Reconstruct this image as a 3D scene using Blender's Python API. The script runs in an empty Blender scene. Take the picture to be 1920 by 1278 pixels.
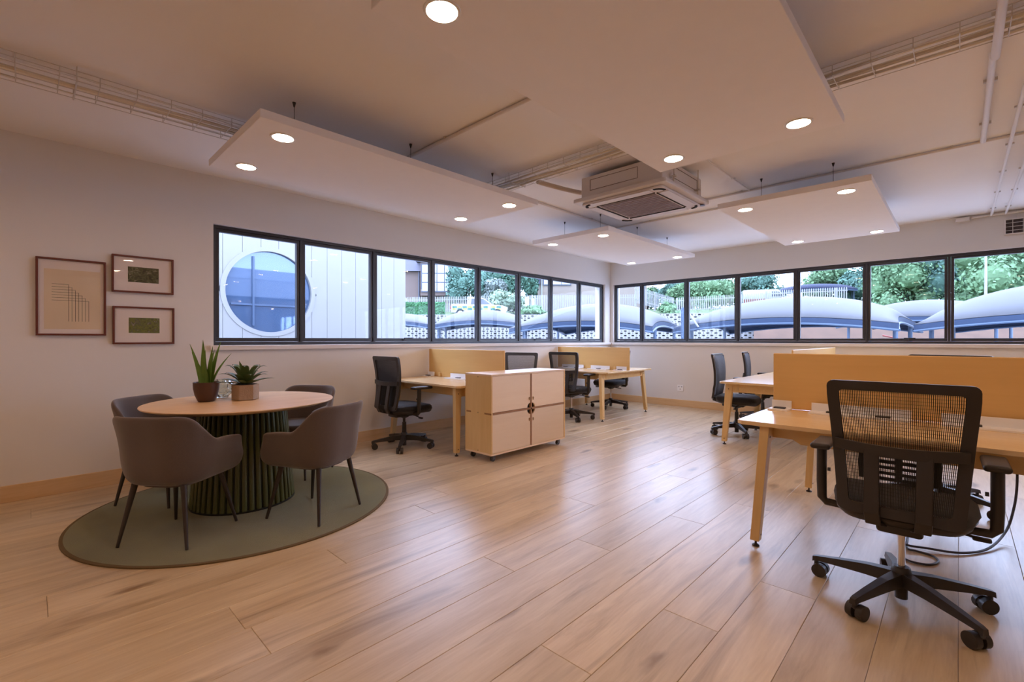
import bpy, bmesh, math, random
from mathutils import Vector, Matrix
PI = math.pi
rnd = random.Random(7)
sc = bpy.context.scene
COL = sc.collection

# ------------------------------------------------------------------ camera
cd = bpy.data.cameras.new('camera'); cam = bpy.data.objects.new('camera', cd); COL.objects.link(cam)
cd.sensor_width = 36.0; cd.lens = 871.4 / 1920 * 36; cd.clip_start = .05; cd.clip_end = 400
cam.location = (5.0686, -8.1417, 1.2); cam.rotation_euler = (PI/2 - .0024, 0, .7657)
sc.camera = cam
# ------------------------------------------------------------------ overcast sky, exposure
w = bpy.data.worlds.new('overcast_sky'); sc.world = w; w.use_nodes = True
bg = w.node_tree.nodes['Background']; bg.inputs[0].default_value = (.64, .79, 1.16, 1); bg.inputs[1].default_value = 8.6
sc.view_settings.view_transform = 'Standard'; sc.view_settings.look = 'None'
sc.view_settings.exposure = 0.15; sc.view_settings.gamma = 1.0; sc.view_settings.use_curve_mapping = False
sc.cycles.use_adaptive_sampling = True; sc.cycles.adaptive_threshold = .1; sc.cycles.max_bounces = 7; sc.cycles.diffuse_bounces = 5; sc.cycles.glossy_bounces = 3; sc.cycles.transmission_bounces = 6; sc.cycles.transparent_max_bounces = 16
sc.cycles.sample_clamp_indirect = 8; sc.cycles.caustics_reflective = False; sc.cycles.caustics_refractive = False
LAMP = 90.0            # downlight lens radiance
LAMP_COL = (1.0, .66, .44)

# ------------------------------------------------------------------ materials
def lin(h):
    h = h.lstrip('#'); o = []
    for i in (0, 2, 4):
        c = int(h[i:i+2], 16) / 255
        o.append(c/12.92 if c <= .04045 else ((c+.055)/1.055)**2.4)
    return tuple(o)
MATS = {}
def nodes(m):
    m.use_nodes = True; nt = m.node_tree
    return nt, nt.nodes, nt.links, nt.nodes['Principled BSDF']
def mat(name, col, rough=.6, metal=0, spec=.5, noise=0, nscale=8, bump=0, bscale=60, sheen=0, emit=None, coat=0):
    if name in MATS: return MATS[name]
    m = bpy.data.materials.new(name); nt, N, L, b = nodes(m)
    b.inputs['Base Color'].default_value = (*col, 1); b.inputs['Roughness'].default_value = rough
    b.inputs['Metallic'].default_value = metal; b.inputs['Specular IOR Level'].default_value = spec
    b.inputs['Sheen Weight'].default_value = sheen; b.inputs['Coat Weight'].default_value = coat
    tc = N.new('ShaderNodeTexCoord')
    nz = N.new('ShaderNodeTexNoise'); nz.inputs['Scale'].default_value = nscale; nz.inputs['Detail'].default_value = 4
    L.new(tc.outputs['Object'], nz.inputs['Vector'])
    mx = N.new('ShaderNodeMix'); mx.data_type = 'RGBA'
    mx.inputs[6].default_value = tuple(c*(1-noise) for c in col)+(1,); mx.inputs[7].default_value = tuple(min(1, c*(1+noise)) for c in col)+(1,)
    L.new(nz.outputs['Fac'], mx.inputs[0]); L.new(mx.outputs[2], b.inputs['Base Color'])
    if bump:
        n2 = N.new('ShaderNodeTexNoise'); n2.inputs['Scale'].default_value = bscale; n2.inputs['Detail'].default_value = 3
        L.new(tc.outputs['Object'], n2.inputs['Vector'])
        bp = N.new('ShaderNodeBump'); bp.inputs['Strength'].default_value = bump; bp.inputs['Distance'].default_value = .01
        L.new(n2.outputs['Fac'], bp.inputs['Height']); L.new(bp.outputs['Normal'], b.inputs['Normal'])
    if emit:
        b.inputs['Emission Color'].default_value = (*emit[0], 1); b.inputs['Emission Strength'].default_value = emit[1]
    MATS[name] = m; return m
def wood(name, c1, c2, axis='x', rough=.4, scale=1.0, knots=0.0, world=False, contrast=.5, spec=.5):
    """grain drawn out along one axis; per-object random offset so that no two pieces match"""
    if name in MATS: return MATS[name]
    m = bpy.data.materials.new(name); nt, N, L, b = nodes(m)
    oi = N.new('ShaderNodeObjectInfo')
    if world:
        ge = N.new('ShaderNodeNewGeometry'); src = ge.outputs['Position']
    else:
        tc = N.new('ShaderNodeTexCoord'); src = tc.outputs['Object']
    off = N.new('ShaderNodeVectorMath'); off.operation = 'ADD'
    cmb = N.new('ShaderNodeVectorMath'); cmb.operation = 'SCALE'; cmb.inputs[0].default_value = (37, 53, 11)
    L.new(oi.outputs['Random'], cmb.inputs['Scale']); L.new(src, off.inputs[0]); L.new(cmb.outputs[0], off.inputs[1])
    mp = N.new('ShaderNodeMapping'); L.new(off.outputs[0], mp.inputs['Vector'])
    s = {'x': (1.2, 14, 14), 'y': (14, 1.2, 14), 'z': (14, 14, 1.2)}[axis]
    mp.inputs['Scale'].default_value = tuple(v*scale for v in s)
    n1 = N.new('ShaderNodeTexNoise'); n1.inputs['Scale'].default_value = 1.0; n1.inputs['Detail'].default_value = 8; n1.inputs['Roughness'].default_value = .62
    n1.inputs['Distortion'].default_value = .5
    L.new(mp.outputs[0], n1.inputs['Vector'])
    mp2 = N.new('ShaderNodeMapping'); mp2.inputs['Scale'].default_value = tuple(v*scale*6 for v in s); L.new(off.outputs[0], mp2.inputs['Vector'])
    n2 = N.new('ShaderNodeTexNoise'); n2.inputs['Scale'].default_value = 1.0; n2.inputs['Detail'].default_value = 5
    L.new(mp2.outputs[0], n2.inputs['Vector'])
    ad = N.new('ShaderNodeMath'); ad.operation = 'MULTIPLY_ADD'; ad.inputs[1].default_value = .35; L.new(n2.outputs['Fac'], ad.inputs[0]); L.new(n1.outputs['Fac'], ad.inputs[2])
    rp = N.new('ShaderNodeMapRange'); rp.inputs['From Min'].default_value = .675-.30*(1-contrast)-.05; rp.inputs['From Max'].default_value = .675+.30*(1-contrast)+.05
    L.new(ad.outputs[0], rp.inputs['Value'])
    mx = N.new('ShaderNodeMix'); mx.data_type = 'RGBA'; mx.inputs[6].default_value = (*c1, 1); mx.inputs[7].default_value = (*c2, 1)
    L.new(rp.outputs[0], mx.inputs[0]); out = mx.outputs[2]
    # board to board tone
    tn = N.new('ShaderNodeMapRange'); tn.inputs['To Min'].default_value = .9; tn.inputs['To Max'].default_value = 1.1; L.new(oi.outputs['Random'], tn.inputs['Value'])
    hs = N.new('ShaderNodeHueSaturation'); L.new(out, hs.inputs['Color']); L.new(tn.outputs[0], hs.inputs['Value']); out = hs.outputs['Color']
    if knots:
        mp3 = N.new('ShaderNodeMapping'); k = {'x': (1.3, 4.2, 4.2), 'y': (4.2, 1.3, 4.2), 'z': (4.2, 4.2, 1.3)}[axis]; mp3.inputs['Scale'].default_value = k
        L.new(off.outputs[0], mp3.inputs['Vector'])
        nd = N.new('ShaderNodeTexNoise'); nd.inputs['Scale'].default_value = 5; L.new(mp3.outputs[0], nd.inputs['Vector'])
        va = N.new('ShaderNodeVectorMath'); va.operation = 'SCALE'; va.inputs['Scale'].default_value = .22; L.new(nd.outputs['Color'], va.inputs[0])
        vb = N.new('ShaderNodeVectorMath'); L.new(mp3.outputs[0], vb.inputs[0]); L.new(va.outputs[0], vb.inputs[1])
        vo = N.new('ShaderNodeTexVoronoi'); vo.inputs['Scale'].default_value = 1.0; vo.inputs['Randomness'].default_value = 1; L.new(vb.outputs[0], vo.inputs['Vector'])
        r2 = N.new('ShaderNodeMapRange'); r2.inputs['From Min'].default_value = .05; r2.inputs['From Max'].default_value = .17; r2.inputs['To Min'].default_value = knots; r2.inputs['To Max'].default_value = 0
        L.new(vo.outputs['Distance'], r2.inputs['Value'])
        # broad dark streaks
        mp4 = N.new('ShaderNodeMapping'); mp4.inputs['Scale'].default_value = {'x': (.55, 5.5, 5), 'y': (5.5, .55, 5), 'z': (5, 5, .55)}[axis]; L.new(off.outputs[0], mp4.inputs['Vector'])
        n4 = N.new('ShaderNodeTexNoise'); n4.inputs['Scale'].default_value = 1.6; n4.inputs['Detail'].default_value = 7; n4.inputs['Roughness'].default_value = .6; n4.inputs['Distortion'].default_value = .9; L.new(mp4.outputs[0], n4.inputs['Vector'])
        r4 = N.new('ShaderNodeMapRange'); r4.inputs['From Min'].default_value = .545; r4.inputs['From Max'].default_value = .72; r4.inputs['To Max'].default_value = .62*knots; L.new(n4.outputs['Fac'], r4.inputs['Value'])
        mm = N.new('ShaderNodeMath'); mm.operation = 'MAXIMUM'; L.new(r2.outputs[0], mm.inputs[0]); L.new(r4.outputs[0], mm.inputs[1])
        m2 = N.new('ShaderNodeMix'); m2.data_type = 'RGBA'; L.new(mm.outputs[0], m2.inputs[0]); L.new(out, m2.inputs[6]); m2.inputs[7].default_value = (c1[0]*.50, c1[1]*.43, c1[2]*.36, 1); out = m2.outputs[2]
    L.new(out, b.inputs['Base Color']); b.inputs['Roughness'].default_value = rough; b.inputs['Specular IOR Level'].default_value = spec
    bp = N.new('ShaderNodeBump'); bp.inputs['Strength'].default_value = .08; bp.inputs['Distance'].default_value = .004; L.new(n2.outputs['Fac'], bp.inputs['Height']); L.new(bp.outputs['Normal'], b.inputs['Normal'])
    MATS[name] = m; return m
def pane_glass(name, tint=(1, 1, 1), gloss=1.0):
    if name in MATS: return MATS[name]
    m = bpy.data.materials.new(name); m.use_nodes = True; nt = m.node_tree; N, L = nt.nodes, nt.links
    N.remove(N['Principled BSDF']); o = N['Material Output']
    t = N.new('ShaderNodeBsdfTransparent'); t.inputs[0].default_value = (*tint, 1)
    g = N.new('ShaderNodeBsdfGlossy'); g.inputs['Roughness'].default_value = .015
    f = N.new('ShaderNodeLayerWeight'); f.inputs['Blend'].default_value = .5
    pw = N.new('ShaderNodeMath'); pw.operation = 'POWER'; pw.inputs[1].default_value = 5; L.new(f.outputs['Facing'], pw.inputs[0])
    mu = N.new('ShaderNodeMath'); mu.operation = 'MULTIPLY_ADD'; mu.inputs[1].default_value = .9*gloss; mu.inputs[2].default_value = .035*gloss; mu.use_clamp = True; L.new(pw.outputs[0], mu.inputs[0])
    mx = N.new('ShaderNodeMixShader'); L.new(mu.outputs[0], mx.inputs[0]); L.new(t.outputs[0], mx.inputs[1]); L.new(g.outputs[0], mx.inputs[2]); L.new(mx.outputs[0], o.inputs[0])
    MATS[name] = m; return m

WALL = mat('wall_paint', (.77, .735, .70), .85, noise=.02, nscale=1.5, bump=.04, bscale=250)
CEIL = mat('ceiling_paint', (.90, .87, .85), .9, noise=.05, nscale=1.1, bump=.06, bscale=18)
RAFT = mat('raft_board', (.92, .89, .88), .85, noise=.02)
TRIMW = mat('white_trim', (.78, .73, .69), .5, noise=.02)
OAK = wood('oak_plank', (.49, .345, .195), (.69, .545, .36), 'y', .32, 1.0, knots=.95, world=True, contrast=.35, spec=1.0)
SKIRT_X = wood('skirting_wood', (.68, .44, .22), (.78, .54, .30), 'x', .45, 1)
SKIRT_Y = wood('skirting_wood_lengthwise', (.68, .44, .22), (.78, .54, .30), 'y', .45, 1)
PLY = wood('birch_ply', (.72, .48, .20), (.82, .58, .28), 'x', .34, .8, contrast=.25)
PLYZ = wood('birch_ply_upright', (.72, .48, .20), (.82, .58, .28), 'z', .4, .8, contrast=.25)
PLYP = wood('birch_ply_pale', (.80, .60, .40), (.88, .68, .48), 'x', .4, .8, contrast=.2)
PLYEDGE = mat('ply_edge', (.34, .17, .07), .6, noise=.2, nscale=60)
TABLE = wood('table_top_oak', (.64, .39, .19), (.80, .54, .31), 'y', .38, 1.0, contrast=.35)
FRAME = mat('window_aluminium', (.028, .027, .032), .38, spec=.6, noise=.05)
GLASS = pane_glass('window_glass', (.975, .985, 1), .24)
BLACK = mat('black_plastic', (.030, .024, .021), .40, noise=.1)
BLACKS = mat('black_seat_fabric', (.013, .013, .016), .8, noise=.2, nscale=300, bump=.25, bscale=500, sheen=.15)
NAVY = mat('charcoal_back_fabric', (.022, .022, .028), .75, noise=.15, nscale=300, bump=.2, bscale=500, sheen=.1)
THREAD = mat('mesh_thread', (.012, .010, .010), .6, noise=.1)
CHROME = mat('chrome', (.72, .72, .74), .18, metal=1, noise=.02)
STEEL = mat('galvanised_wire', (.66, .62, .57), .45, metal=.3, noise=.06)
FELT = mat('tub_chair_fabric', (.105, .074, .060), .9, noise=.12, nscale=120, bump=.25, bscale=420, sheen=.35)
LEGB = mat('chair_leg_metal', (.035, .024, .018), .45, noise=.1)
RUG = mat('rug_pile', (.165, .152, .045), .95, noise=.34, nscale=4, bump=.6, bscale=380, sheen=.3)
RUGB = mat('rug_binding', (.13, .085, .035), .9, noise=.1)
GREEN = mat('green_lacquer', (.080, .088, .026), .30, noise=.12, nscale=4)
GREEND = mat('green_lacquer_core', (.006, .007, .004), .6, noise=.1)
POTB = mat('brown_glaze', (.07, .030, .018), .38, noise=.1)
CONC = mat('concrete_pot', (.36, .25, .165), .85, noise=.15, nscale=30, bump=.3, bscale=90)
SOIL = mat('potting_soil', (.03, .018, .012), .95, noise=.3, nscale=60, bump=.6)
ALOE = mat('aloe_leaf', (.10, .20, .028), .45, noise=.25, nscale=20)
AGAV = mat('succulent_leaf', (.075, .12, .035), .5, noise=.3, nscale=25)
WHITE = mat('white_metal', (.90, .89, .89), .4, noise=.02)
ACW = mat('air_con_plastic', (.72, .68, .67), .45, noise=.02)
ACG = mat('air_con_grille', (.34, .29, .32), .6, noise=.03)
DARK = mat('dark_void', (.012, .010, .010), .9, noise=.1)
REDW = mat('mahogany_frame', (.13, .024, .012), .4, noise=.15, nscale=20)
MATB = mat('mount_board', (.84, .74, .68), .9, noise=.02)
LENS = mat('downlight_lens', (.9, .9, .9), .5, emit=(LAMP_COL, LAMP))
CABLE = mat('cable_sleeve', (.05, .05, .065), .5, noise=.1)
CREAM = mat('cream_cable', (.80, .72, .58), .6, noise=.08)

# ------------------------------------------------------------------ mesh helpers
class MB:
    def __init__(s): s.v = []; s.f = []
    def add(s, vs, fs):
        o = len(s.v); s.v += [tuple(v) for v in vs]; s.f += [tuple(i+o for i in f) for f in fs]; return s
    def box(s, x0, x1, y0, y1, z0, z1):
        return s.add([(x0,y0,z0),(x1,y0,z0),(x1,y1,z0),(x0,y1,z0),(x0,y0,z1),(x1,y0,z1),(x1,y1,z1),(x0,y1,z1)],
                     [(0,3,2,1),(4,5,6,7),(0,1,5,4),(1,2,6,5),(2,3,7,6),(3,0,4,7)])
    def cyl(s, a, b, r0, r1=None, n=16, caps=True):
        r1 = r0 if r1 is None else r1; a = Vector(a); b = Vector(b); d = (b-a).normalized()
        u = d.orthogonal().normalized(); w = d.cross(u); vs = []
        for p, r in ((a, r0), (b, r1)):
            for i in range(n):
                t = 2*PI*i/n; vs.append(p + (u*math.cos(t)+w*math.sin(t))*r)
        fs = [(i, (i+1) % n, n+(i+1) % n, n+i) for i in range(n)]
        if caps: fs += [tuple(range(n-1, -1, -1)), tuple(range(n, 2*n))]
        return s.add(vs, fs)
    def tube(s, pts, r, n=8, closed=False):
        pts = [Vector(p) for p in pts]; m = len(pts); vs = []; up = None
        for i, p in enumerate(pts):
            a = pts[i-1] if (i > 0 or closed) else p; b = pts[(i+1) % m] if (i < m-1 or closed) else p
            d = (b-a).normalized()
            if up is None: up = d.orthogonal().normalized()
            up = (up - d*up.dot(d)).normalized(); w = d.cross(up); rr = r[i] if isinstance(r, (list, tuple)) else r
            vs += [p + (up*math.cos(2*PI*k/n)+w*math.sin(2*PI*k/n))*rr for k in range(n)]
        fs = []
        for i in range(m if closed else m-1):
            j = (i+1) % m
            fs += [(i*n+k, i*n+(k+1) % n, j*n+(k+1) % n, j*n+k) for k in range(n)]
        if not closed: fs += [tuple(range(n-1, -1, -1)), tuple((m-1)*n+k for k in range(n))]
        return s.add(vs, fs)
    def lathe(s, prof, n=32, c=(0, 0, 0), ring=False):
        vs = []; m = len(prof)
        for r, z in prof:
            vs += [(c[0]+r*math.cos(2*PI*k/n), c[1]+r*math.sin(2*PI*k/n), c[2]+z) for k in range(n)]
        fs = [(i*n+k, i*n+(k+1) % n, (i+1)*n+(k+1) % n, (i+1)*n+k) for i in range(m-1) for k in range(n)]
        if ring: return s.add(vs, fs+[((m-1)*n+k, (m-1)*n+(k+1) % n, (k+1) % n, k) for k in range(n)])
        if prof[0][0] > 1e-4: fs.append(tuple(range(n-1, -1, -1)))
        if prof[-1][0] > 1e-4: fs.append(tuple((m-1)*n+k for k in range(n)))
        return s.add(vs, fs)
    def prism(s, poly, axis, a, b):
        """closed polygon of 2-D points pushed along an axis from a to b"""
        def P(u, v, t): return {'x': (t, u, v), 'y': (u, t, v), 'z': (u, v, t)}[axis]
        n = len(poly); vs = [P(u, v, a) for u, v in poly]+[P(u, v, b) for u, v in poly]
        fs = [(i, (i+1) % n, n+(i+1) % n, n+i) for i in range(n)]+[tuple(range(n-1, -1, -1)), tuple(range(n, 2*n))]
        return s.add(vs, fs)
    def rbox(s, cx, cy, cz, sx, sy, sz, r, seg=3):
        bm = bmesh.new(); bmesh.ops.create_cube(bm, size=1)
        for v in bm.verts: v.co = (v.co.x*sx, v.co.y*sy, v.co.z*sz)
        bmesh.ops.bevel(bm, geom=bm.edges[:], offset=r, segments=seg, profile=.5, affect='EDGES')
        bm.verts.index_update()
        s.add([(v.co.x+cx, v.co.y+cy, v.co.z+cz) for v in bm.verts], [[v.index for v in f.verts] for f in bm.faces]); bm.free(); return s
    def mesh(s, name, m, smooth=False):
        me = bpy.data.meshes.new(name); me.from_pydata(s.v, [], s.f); me.materials.append(m)
        bm = bmesh.new(); bm.from_mesh(me); bmesh.ops.recalc_face_normals(bm, faces=bm.faces[:]); bm.to_mesh(me); bm.free()
        if smooth:
            me.polygons.foreach_set('use_smooth', [True]*len(me.polygons)); me.set_sharp_from_angle(angle=math.radians(40))
        return me
    def build(s, name, m, parent=None, loc=(0, 0, 0), rz=0, smooth=False, bevel=0):
        o = put(name, s.mesh(name, m, smooth), parent, loc, rz)
        if bevel:
            b = o.modifiers.new('bevel', 'BEVEL'); b.width = bevel; b.segments = 2; b.limit_method = 'ANGLE'
        return o
def put(name, data, parent=None, loc=(0, 0, 0), rz=0):
    o = bpy.data.objects.new(name, data); COL.objects.link(o); o.location = loc; o.rotation_euler = (0, 0, rz)
    if parent: o.parent = parent
    return o
def thing(name, label, cat, loc=(0, 0, 0), rz=0, group=None, kind=None):
    o = put(name, None, None, loc, rz); o.empty_display_size = .1
    return tag(o, label, cat, group, kind)
def tag(o, label=None, cat=None, group=None, kind=None):
    for k, v in (('label', label), ('category', cat), ('group', group), ('kind', kind)):
        if v: o[k] = v
    return o
def struct(o, label): return tag(o, label, None, None, 'structure')
def copy_tree(o, parent=None):
    c = o.copy(); COL.objects.link(c); c.parent = parent
    for ch in list(o.children): copy_tree(ch, c)
    return c
def flat(name, m, pts, parent=None):
    """thin printed or painted patch, four corners"""
    return MB().add(pts, [(0, 1, 2, 3)]).build(name, m, parent)

# ================================================================== ROOM SHELL
RX, RY, HC = 10.4, -11.5, 2.745
WB, WT = 1.1485, 2.2985          # window opening
fl = struct(MB().box(-.2, RX+.2, RY-.2, .2, -.2, -.012).build('floor', mat('subfloor', (.12, .07, .04), .8)), 'oak plank floor of the office')
struct(MB().box(-.25, RX+.2, RY-.2, .25, HC, HC+.25).build('ceiling', CEIL), 'painted concrete ceiling slab')
# planks
PW = .237; known = {0: -5.622, -1: -6.18, -2: -6.745, -3: -5.10, -4: -5.85, -5: -6.397, -6: -5.3, -7: -7.52, -8: -6.96, -9: -6.2, -10: -8.085}
rest = MB(); g = .0006; bz = .0016
def plank_geo(mb, x0, x1, y0, y1):
    a, b, c, d = x0+g, x1-g, y0+g, y1-g
    mb.add([(a,c,-.012),(b,c,-.012),(b,d,-.012),(a,d,-.012),(a,c,-bz),(b,c,-bz),(b,d,-bz),(a,d,-bz),(a+bz,c+bz,0),(b-bz,c+bz,0),(b-bz,d-bz,0),(a+bz,d-bz,0)],
           [(0,1,5,4),(1,2,6,5),(2,3,7,6),(3,0,4,7),(4,5,9,8),(5,6,10,9),(6,7,11,10),(7,4,8,11),(8,9,10,11)])
for k in range(-19, 26):
    x0 = max(0, 4.358+k*PW); x1 = min(RX, 4.358+(k+1)*PW)
    if x1-x0 < .01: continue
    j = known.get(k, -rnd.uniform(4.5, 6.7)); ys = sorted(set([RY, 0]+[y for y in (j+n*2.2 for n in range(-4, 5)) if RY+.15 < y < -.15]))
    for y0, y1 in zip(ys, ys[1:]):
        if x0 < 7.0 and y1 > -9.0:
            mb = MB(); plank_geo(mb, x0, x1, y0, y1); mb.build('plank', OAK, fl)
        else: plank_geo(rest, x0, x1, y0, y1)
rest.build('planks_beyond_view', OAK, fl)['kind'] = 'stuff'

T = .24
lw = MB().box(-T, 0, RY-.2, T, 0, WB-.03).box(-T, 0, RY-.2, T, WT, HC).box(-T, 0, RY-.2, -6.932, WB-.03, WT).box(-T, 0, -.192, T, WB-.03, WT)
struct(lw.build('wall_left', WALL), 'off-white wall with a ribbon window, left side')
rw = MB().box(0, RX+.2, 0, T, 0, WB-.03).box(0, RX+.2, 0, T, WT, HC).box(0, .064, 0, T, WB-.03, WT).box(10.14, RX+.2, 0, T, WB-.03, WT)
struct(rw.build('wall_back', WALL), 'off-white wall with a ribbon window, far side')
struct(MB().box(RX, RX+.2, RY-.2, 0, 0, HC).build('wall_right', WALL), 'off-white wall on the right')
struct(MB().box(0, RX, RY-.2, RY, 0, HC).build('wall_rear', WALL), 'off-white wall behind the camera')
struct(MB().box(0, .014, RY, 0, 0, .124).build('baseboard_left', SKIRT_Y, bevel=.003), 'wooden skirting board on the left wall')
struct(MB().box(.014, RX, -.014, 0, 0, .124).build('baseboard_back', SKIRT_X, bevel=.003), 'wooden skirting board on the far wall')
# sills
struct(MB().box(-.045, .035, -6.965, -.0, WB-.046, WB).build('trim_1', TRIMW, bevel=.004), 'painted window ledge on the left wall')
struct(MB().box(.036, 10.17, -.035, .045, WB-.046, WB).build('trim_2', TRIMW, bevel=.004), 'painted window ledge on the far wall')

def ribbon(name, label, mul, along, handles):
    """mul: sorted positions of frame ends and mullions; along 'y' (left wall) or 'x' (far wall)"""
    root = thing(name, label, None, kind='structure')
    D0, D1 = .045, .105
    def bx(mb, a0, a1, z0, z1, d0=D0, d1=D1):
        return mb.box(-d1, -d0, a0, a1, z0, z1) if along == 'y' else mb.box(a0, a1, d0, d1, z0, z1)
    f = MB(); bx(f, mul[0], mul[-1], WB, WB+.034); bx(f, mul[0], mul[-1], WT-.03, WT); bx(f, mul[0], mul[0]+.03, WB+.034, WT-.03); bx(f, mul[-1]-.03, mul[-1], WB+.034, WT-.03)
    f.build('outer_frame', FRAME, root, bevel=.003)
    for m in mul[1:-1]:
        bx(MB(), m-.014, m+.014, WB+.034, WT-.03, D0-.006, D1).build('mullion', FRAME, root, bevel=.003)
    for i, (a, b) in enumerate(zip(mul, mul[1:])):
        a += .03 if i == 0 else .016; b -= .03 if i == len(mul)-2 else .016
        z0, z1 = WB+.036, WT-.032; s = .03
        m = MB(); bx(m, a, b, z0, z0+s+.006, D0+.006, D1-.008); bx(m, a, b, z1-s, z1, D0+.006, D1-.008); bx(m, a, a+s, z0+s+.006, z1-s, D0+.006, D1-.008); bx(m, b-s, b, z0+s+.006, z1-s, D0+.006, D1-.008)
        sash = m.build('sash', FRAME, root, bevel=.003)
        bx(MB(), a+s-.004, b-s+.004, z0+s, z1-s+.004, .078, .083).build('pane', GLASS, sash)
        if i in handles:
            c = (a+b)/2; h = MB(); bx(h, c-.03, c+.03, z0+.004, z0+.03, D0-.012, D0+.006); bx(h, c-.02, c+.10, z0+.03, z0+.045, D0-.03, D0-.012)
            bx(h, c-.02, c+.0, z0+.02, z0+.035, D0-.02, D0-.006); h.build('stay_handle', FRAME, sash, bevel=.002)
    return root
ribbon('window_1', 'black aluminium ribbon window of eight panes in the left wall', [-6.932, -6.103, -5.237, -4.366, -3.526, -2.655, -1.825, -.985, -.192], 'y', (2, 5))
ribbon('window_2', 'black aluminium ribbon window in the far wall', [.066, .664, 1.54, 2.405, 3.27, 4.13, 4.98, 5.84, 6.7, 7.56, 8.42, 9.28, 10.14], 'x', (5, 7))

# ================================================================== CEILING RAFTS WITH DOWNLIGHTS
ZR = 2.45; TH = .05
def raft(label, x0, x1, y0, y1, lights, wires):
    cx, cy = (x0+x1)/2, (y0+y1)/2
    r = thing('ceiling_raft', label, 'ceiling panel', (cx, cy, ZR), group='suspended ceiling rafts')
    MB().box(x0-cx, x1-cx, y0-cy, y1-cy, 0, TH).build('board', RAFT, r, bevel=.003)
    for x, y in lights:
        d = put('downlight', lens_me, r, (x-cx, y-cy, 0)); put('trim_ring', ring_me, d)
    for x, y in wires:
        a = put('suspension_wire', wire_me, r, (x-cx, y-cy, TH)); put('anchor', anch_me, a)
lens_me = MB().lathe([(0, -.004), (.058, -.004), (.062, 0)], 28).mesh('downlight', LENS, True)
ring_me = MB().lathe([(.058, 0), (.060, -.005), (.070, -.004), (.073, 0)], 28, ring=True).mesh('trim_ring', mat('white_ring', (.8, .78, .75), .4))
wire_me = MB().cyl((0, 0, 0), (0, 0, HC-ZR-TH), .0018, n=6).mesh('suspension_wire', BLACK)
anch_me = MB().cyl((0, 0, HC-ZR-TH-.03), (0, 0, HC-ZR-TH), .004, .012, 10).mesh('anchor', BLACK)
def grid(x0, x1, y0, y1, ix, iy): return [(x0+ix, y0+iy), (x1-ix, y0+iy), (x0+ix, y1-iy), (x1-ix, y1-iy)]
def wires6(x0, x1, y0, y1): return [(x, y) for x in (x0+.3, x1-.3) for y in (y0+.3, (y0+y1)/2, y1-.3)]
for lab, b in (('long white ceiling raft with four downlights closest to the left wall', (1.17, 2.245, -7.24, -4.855)),
               ('largest looking white ceiling raft overhead, cut by the top of the picture', (3.46, 4.59, -7.24, -4.87)),
               ('white ceiling raft with four downlights nearest the far corner', (1.04, 2.19, -3.565, -1.155)),
               ('white ceiling raft with four downlights to the right of the air conditioner', (3.40, 4.575, -3.565, -1.17)),
               ('white ceiling raft out of view beside the far right conduits', (5.76, 6.90, -3.565, -1.17)),
               ('white ceiling raft out of view to the right of the camera', (5.76, 6.90, -7.24, -4.87)),
               ('white ceiling raft out of view behind the camera by the left wall', (1.17, 2.30, -10.9, -8.55)),
               ('white ceiling raft out of view behind the camera', (3.46, 4.59, -10.9, -8.55))):
    raft(lab, *b, grid(*b, .19, .19), wires6(*b))

# ================================================================== AIR CONDITIONER
ac = thing('air_conditioner', 'white four-way cassette air conditioner hanging from the ceiling', 'air conditioner', (2.925, -4.165, 2.47))
h = .455
def rr(w, r, n=6):
    return [(sx*(w-r)+r*math.cos(a0+PI/2*i/n), sy*(w-r)+r*math.sin(a0+PI/2*i/n)) for sx, sy, a0 in ((1, 1, 0), (-1, 1, PI/2), (-1, -1, PI), (1, -1, 1.5*PI)) for i in range(n+1)]
MB().prism(rr(h, .02), 'z', 0, .035).build('fascia', ACW, ac, bevel=.006)
MB().prism(rr(.40, .03), 'z', -.022, 0).build('air_intake_surround', ACW, ac, bevel=.008)
gr = MB().box(-.27, .27, -.27, .27, -.026, -.0215).build('intake_grille', ACG, ac)
for i in range(12): MB().box(-.265, .265, -.255+i*.0455, -.240+i*.0455, -.031, -.026).build('grille_bar', ACG, gr)
body = MB().box(-.40, .40, -.40, .40, .035, .235).build('casing', ACW, ac, bevel=.01)
for s in (-1, 1):
    f = MB().box(-.28, .28, s*.352-.045, s*.352+.045, -.0265, -.0222).build('air_flap', ACW, ac, bevel=.001); MB().box(-.285, .285, s*.300-.007, s*.300+.007, -.0285, -.0215).build('slot', DARK, f)
    f = MB().box(s*.352-.045, s*.352+.045, -.28, .28, -.0265, -.0222).build('air_flap', ACW, ac, bevel=.001); MB().box(s*.300-.007, s*.300+.007, -.285, .285, -.0285, -.0215).build('slot', DARK, f)
    for t in (-1, 1):
        arc = [(s*(.315+q*math.cos(u)), t*(.315+q*math.sin(u))) for q, us in ((.078, [PI/2*i/8 for i in range(9)]), (.056, [PI/2*(8-i)/8 for i in range(9)])) for u in us]
        MB().prism(arc, 'z', -.0285, -.0215).build('corner_slot', DARK, ac)
for y in (-.4,):   # pressed knock-out panels on the two visible casing sides
    for (a, b, c, d) in ((-.30, .18, .10, .104), (-.30, .18, .195, .199)): MB().box(a, b, y-.002, y+.001, c, d).build('pressed_line', mat('press_line', (.2, .15, .12), .8), body)
    for a in (-.30, .176): MB().box(a, a+.004, y-.002, y+.001, .10, .199).build('pressed_line', MATS['press_line'], body)
for (a, b, c, d) in ((-.18, .30, .10, .104), (-.18, .30, .195, .199)): MB().box(.399, .402, a, b, c, d).build('pressed_line', MATS['press_line'], body)
for a in (-.18, .296): MB().box(.399, .402, a, a+.004, .10, .199).build('pressed_line', MATS['press_line'], body)
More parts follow.
